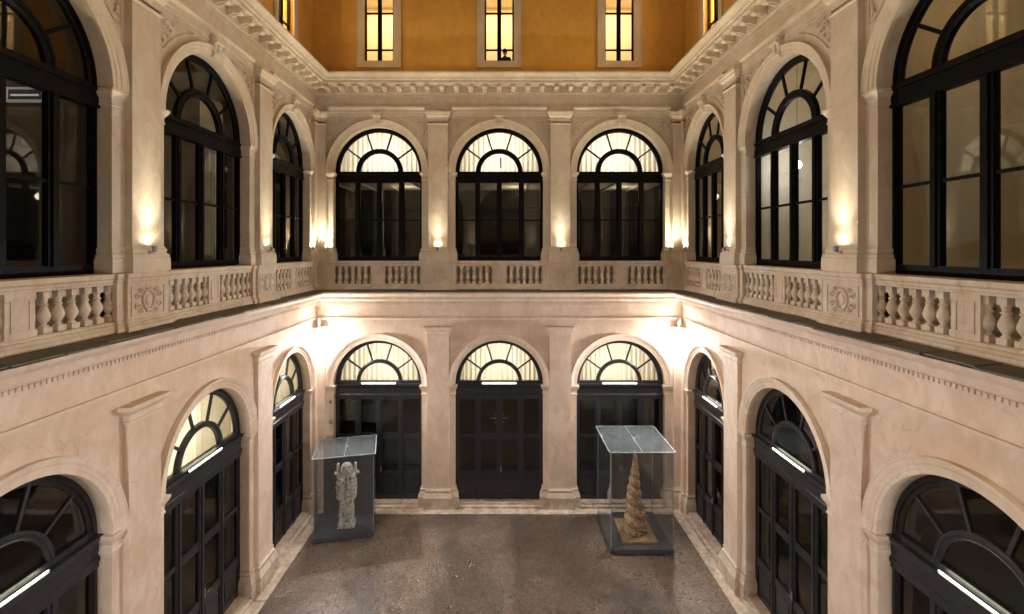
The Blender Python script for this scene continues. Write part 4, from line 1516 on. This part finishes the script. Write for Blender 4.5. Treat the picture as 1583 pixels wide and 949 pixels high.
# carved stone totem
def totem(cx, cy, rz):
    root = empty('stone_sculpture', (cx, cy, .152), rz)
    tag(root, 'pale carved stone totem with domed top and arched foot inside the left case', 'sculpture')
    def rough(mb, amp=.008, f=9):
        mb.v = [tuple(Vector(p) + Vector((noise.noise(Vector(p) * f), noise.noise(Vector(p) * f + Vector((7, 3, 1))), noise.noise(Vector(p) * f + Vector((2, 9, 5))))) * amp) for p in mb.v]
        return mb
    def gbox(mb, x0, x1, y0, y1, z0, z1, n=4):
        # gridded box so that the surface can be roughened
        for (a, b) in ((y0, -1), (y1, 1)):
            for i in range(n):
                for j in range(n):
                    xa, xb = x0 + (x1 - x0) * i / n, x0 + (x1 - x0) * (i + 1) / n
                    za, zb = z0 + (z1 - z0) * j / n, z0 + (z1 - z0) * (j + 1) / n
                    mb.quad((xa, a, za), (xb, a, za), (xb, a, zb), (xa, a, zb))
        for a in (x0, x1):
            mb.quad((a, y0, z0), (a, y1, z0), (a, y1, z1), (a, y0, z1))
        mb.quad((x0, y0, z0), (x1, y0, z0), (x1, y1, z0), (x0, y1, z0))
        mb.quad((x0, y0, z1), (x1, y0, z1), (x1, y1, z1), (x0, y1, z1))
    MT = M['marble']
    # foot with arch
    mb = MB()
    mb.box(-.30, .30, -.22, .20, 0, .10); mb.box(-.27, .27, -.19, .18, .10, .15)
    mb.box(-.25, -.12, -.16, .16, .15, .46); mb.box(.12, .25, -.16, .16, .15, .46)
    n = 10
    vs, fs = [], []
    for i in range(n + 1):
        a = PI * i / n
        for y in (-.16, .16):
            vs += [(-.12 * math.cos(a), y, .30 + .12 * math.sin(a)), (-.12 * math.cos(a), y, .50)]
    for i in range(n):
        o = 4 * i
        fs += [(o, o + 4, o + 5, o + 1), (o + 2, o + 3, o + 7, o + 6), (o, o + 2, o + 6, o + 4), (o + 1, o + 5, o + 7, o + 3)]
    mb.add(vs, fs)
    mb.box(-.12, .12, .0, .16, .15, .40)
    mb.box(-.25, .25, -.161, .161, .46, .50)
    mb.box(-.26, .26, -.20, .18, .50, .55)
    rough(mb).build('foot', MT, root, 40)
    # block with two discs
    mb = MB()
    gbox(mb, -.23, .23, -.16, .16, .55, .88)
    for s in (-1, 1):
        for r, w in ((.085, .014), (.045, .012)):
            pts = [(s * .105 + r * math.cos(2 * PI * i / 16), -.168, .72 + r * math.sin(2 * PI * i / 16)) for i in range(17)]
            mb.tube(pts, w, 5)
    rough(mb).build('relief_block', MT, root, 50)
    # split body
    mb = MB()
    for s in (-1, 1):
        x0, x1 = sorted((s * .018, s * .30))
        gbox(mb, x0, x1, -.18, .18, .88, 1.62, 6)
        gbox(mb, *sorted((s * .26, s * .345)), -.14, .14, .92, 1.45, 4)
    rnd = random.Random(11)
    for k in range(34):
        s = rnd.choice((-1, 1))
        mb.blob((s * rnd.uniform(.07, .28), -.18, rnd.uniform(.95, 1.55)), (rnd.uniform(.02, .06), .035, rnd.uniform(.03, .08)), 7, 5)
    mb.tube([(-.06 + .11 * math.cos(a / 10 * PI - PI / 2) * -1, -.19, 1.10 + .12 * math.sin(a / 10 * PI - PI / 2)) for a in range(11)], .022, 6)
    for z in (1.24, 1.34, 1.46, 1.60):
        for s in (-1, 1):
            mb.tube([(s * .03, -.19, z), (s * .17, -.225, z + .02), (s * .33, -.17, z - .01)], .020, 6)
    for s in (-1, 1):
        for z0, r0 in ((1.02, .085), (1.40, .07)):
            mb.tube(spiral_pts(s * .15, z0, r0, 1.4, 0, -.20, s, 16), .016, 5)
        for x_ in (.06, .235):
            mb.tube([(s * x_, -.20, .92), (s * x_, -.21, 1.18)], .018, 6)
        for k in range(5):
            mb.blob((s * .315, -.14, .95 + k * .12), (.045, .06, .035), 7, 5)
    rough(mb, .012).build('body', MT, root, 50)
    # shoulders and ears
    mb = MB()
    mb.box(-.36, .36, -.17, .17, 1.62, 1.68)
    for s in (-1, 1):
        gbox(mb, *sorted((s * .27, s * .35)), -.09, .09, 1.68, 1.90, 3)
        mb.blob((s * .31, 0, 1.92), (.06, .08, .06), 8, 5)
        mb.blob((s * .40, 0, 1.66), (.06, .09, .05), 8, 5)
        mb.blob((s * .36, -.02, 1.22), (.05, .09, .05), 8, 5)
    rough(mb).build('shoulders', MT, root, 50)
    # domed head
    mb = MB()
    prof = [(.235, 1.68), (.25, 1.70), (.25, 1.74), (.235, 1.76), (.23, 1.80), (.20, 1.88), (.145, 1.945), (.075, 1.98), (.01, 1.99)]
    mb.lathe(prof, 24, 0, 0, sx=1.0, sy=.75)
    for k in range(-3, 4):
        a = R(k * 22 - 90)
        mb.tube([(.245 * math.cos(a), .18 * math.sin(a), 1.75), (.20 * math.cos(a), .15 * math.sin(a), 1.88), (.08 * math.cos(a), .06 * math.sin(a), 1.975)], .012, 5)
    rough(mb, .006).build('head', MT, root, 50)
totem(-4.79, 14.98, R(8))
for o_ in bpy.data.objects:
    if o_.name == 'stone_sculpture':
        o_.scale = (.84, .84, 1.0)

# ================================================================== BUILD: person in the attic window
def person(x, y, z):
    root_me = bpy.data.meshes.new('person')
    J = {}
    V, E, RR = [], [], []
    def j(n, p, r, par=None):
        J[n] = len(V); V.append(p); RR.append(r)
        if par is not None: E.append((J[par], J[n]))
    j('pelvis', (0, 0, .93), (.155, .11))
    j('waist', (0, 0, 1.08), (.135, .095), 'pelvis')
    j('chest', (0, 0, 1.28), (.165, .11), 'waist')
    j('neck0', (0, 0, 1.42), (.075, .07), 'chest')
    j('neck', (0, -.01, 1.48), (.052, .052), 'neck0')
    for s, n in ((-1, 'l'), (1, 'r')):
        j('sh' + n, (s * .175, 0, 1.385), (.062, .062), 'chest')
        j('el' + n, (s * .235, .02, 1.12), (.043, .043), 'sh' + n)
        j('wr' + n, (s * .15, -.17, .99), (.029, .029), 'el' + n)
        j('ha' + n, (s * .10, -.23, .98), (.030, .018), 'wr' + n)
        for k in range(4):
            j('f%d%s' % (k, n), (s * (.075 - k * .012), -.27 - .006 * (k % 3), 1.005 - k * .016), (.009, .009), 'ha' + n)
            j('g%d%s' % (k, n), (s * (.045 - k * .01), -.295, .995 - k * .016), (.008, .008), 'f%d%s' % (k, n))
        j('t' + n, (s * .10, -.25, 1.03), (.010, .010), 'ha' + n)
        j('hip' + n, (s * .09, 0, .86), (.092, .092), 'pelvis')
        j('kn' + n, (s * .10, -.01, .49), (.057, .057), 'hip' + n)
        j('an' + n, (s * .10, .02, .09), (.038, .038), 'kn' + n)
        j('to' + n, (s * .11, -.14, .04), (.036, .026), 'an' + n)
    root_me.from_pydata(V, E, [])
    o = put('person', root_me, None, (x, y, z))
    sk = o.modifiers.new('Skin', 'SKIN')
    root_me.skin_vertices.new() if not root_me.skin_vertices else None
    for i, r in enumerate(RR):
        sv = root_me.skin_vertices[0].data[i]
        sv.radius = r
        sv.use_root = (i == 0)
    ss = o.modifiers.new('Sub', 'SUBSURF'); ss.levels = 1; ss.render_levels = 1
    root_me.materials.append(M['cloth_dark'])
    o.rotation_euler.z = PI - .3
    tag(o, 'dark silhouette of a person standing inside the middle attic window', 'person')
    mb = MB()
    mb.blob((0, -.015, 1.60), (.076, .096, .115), 16, 10)
    mb.blob((0, -.115, 1.585), (.013, .022, .026), 6, 5)
    for s in (-1, 1):
        mb.blob((s * .078, .0, 1.59), (.012, .022, .032), 6, 5)
        mb.blob((s * .03, -.10, 1.615), (.012, .01, .008), 6, 4)
    mb.blob((0, -.098, 1.535), (.026, .012, .008), 8, 4)
    mb.build('head', M['skin'], o, 60)
    mb = MB()
    mb.blob((0, .012, 1.635), (.085, .098, .098), 16, 9)
    mb.build('hair', M['hair'], o, 60)
person(.20, YB + .16 + .62, 14.33)
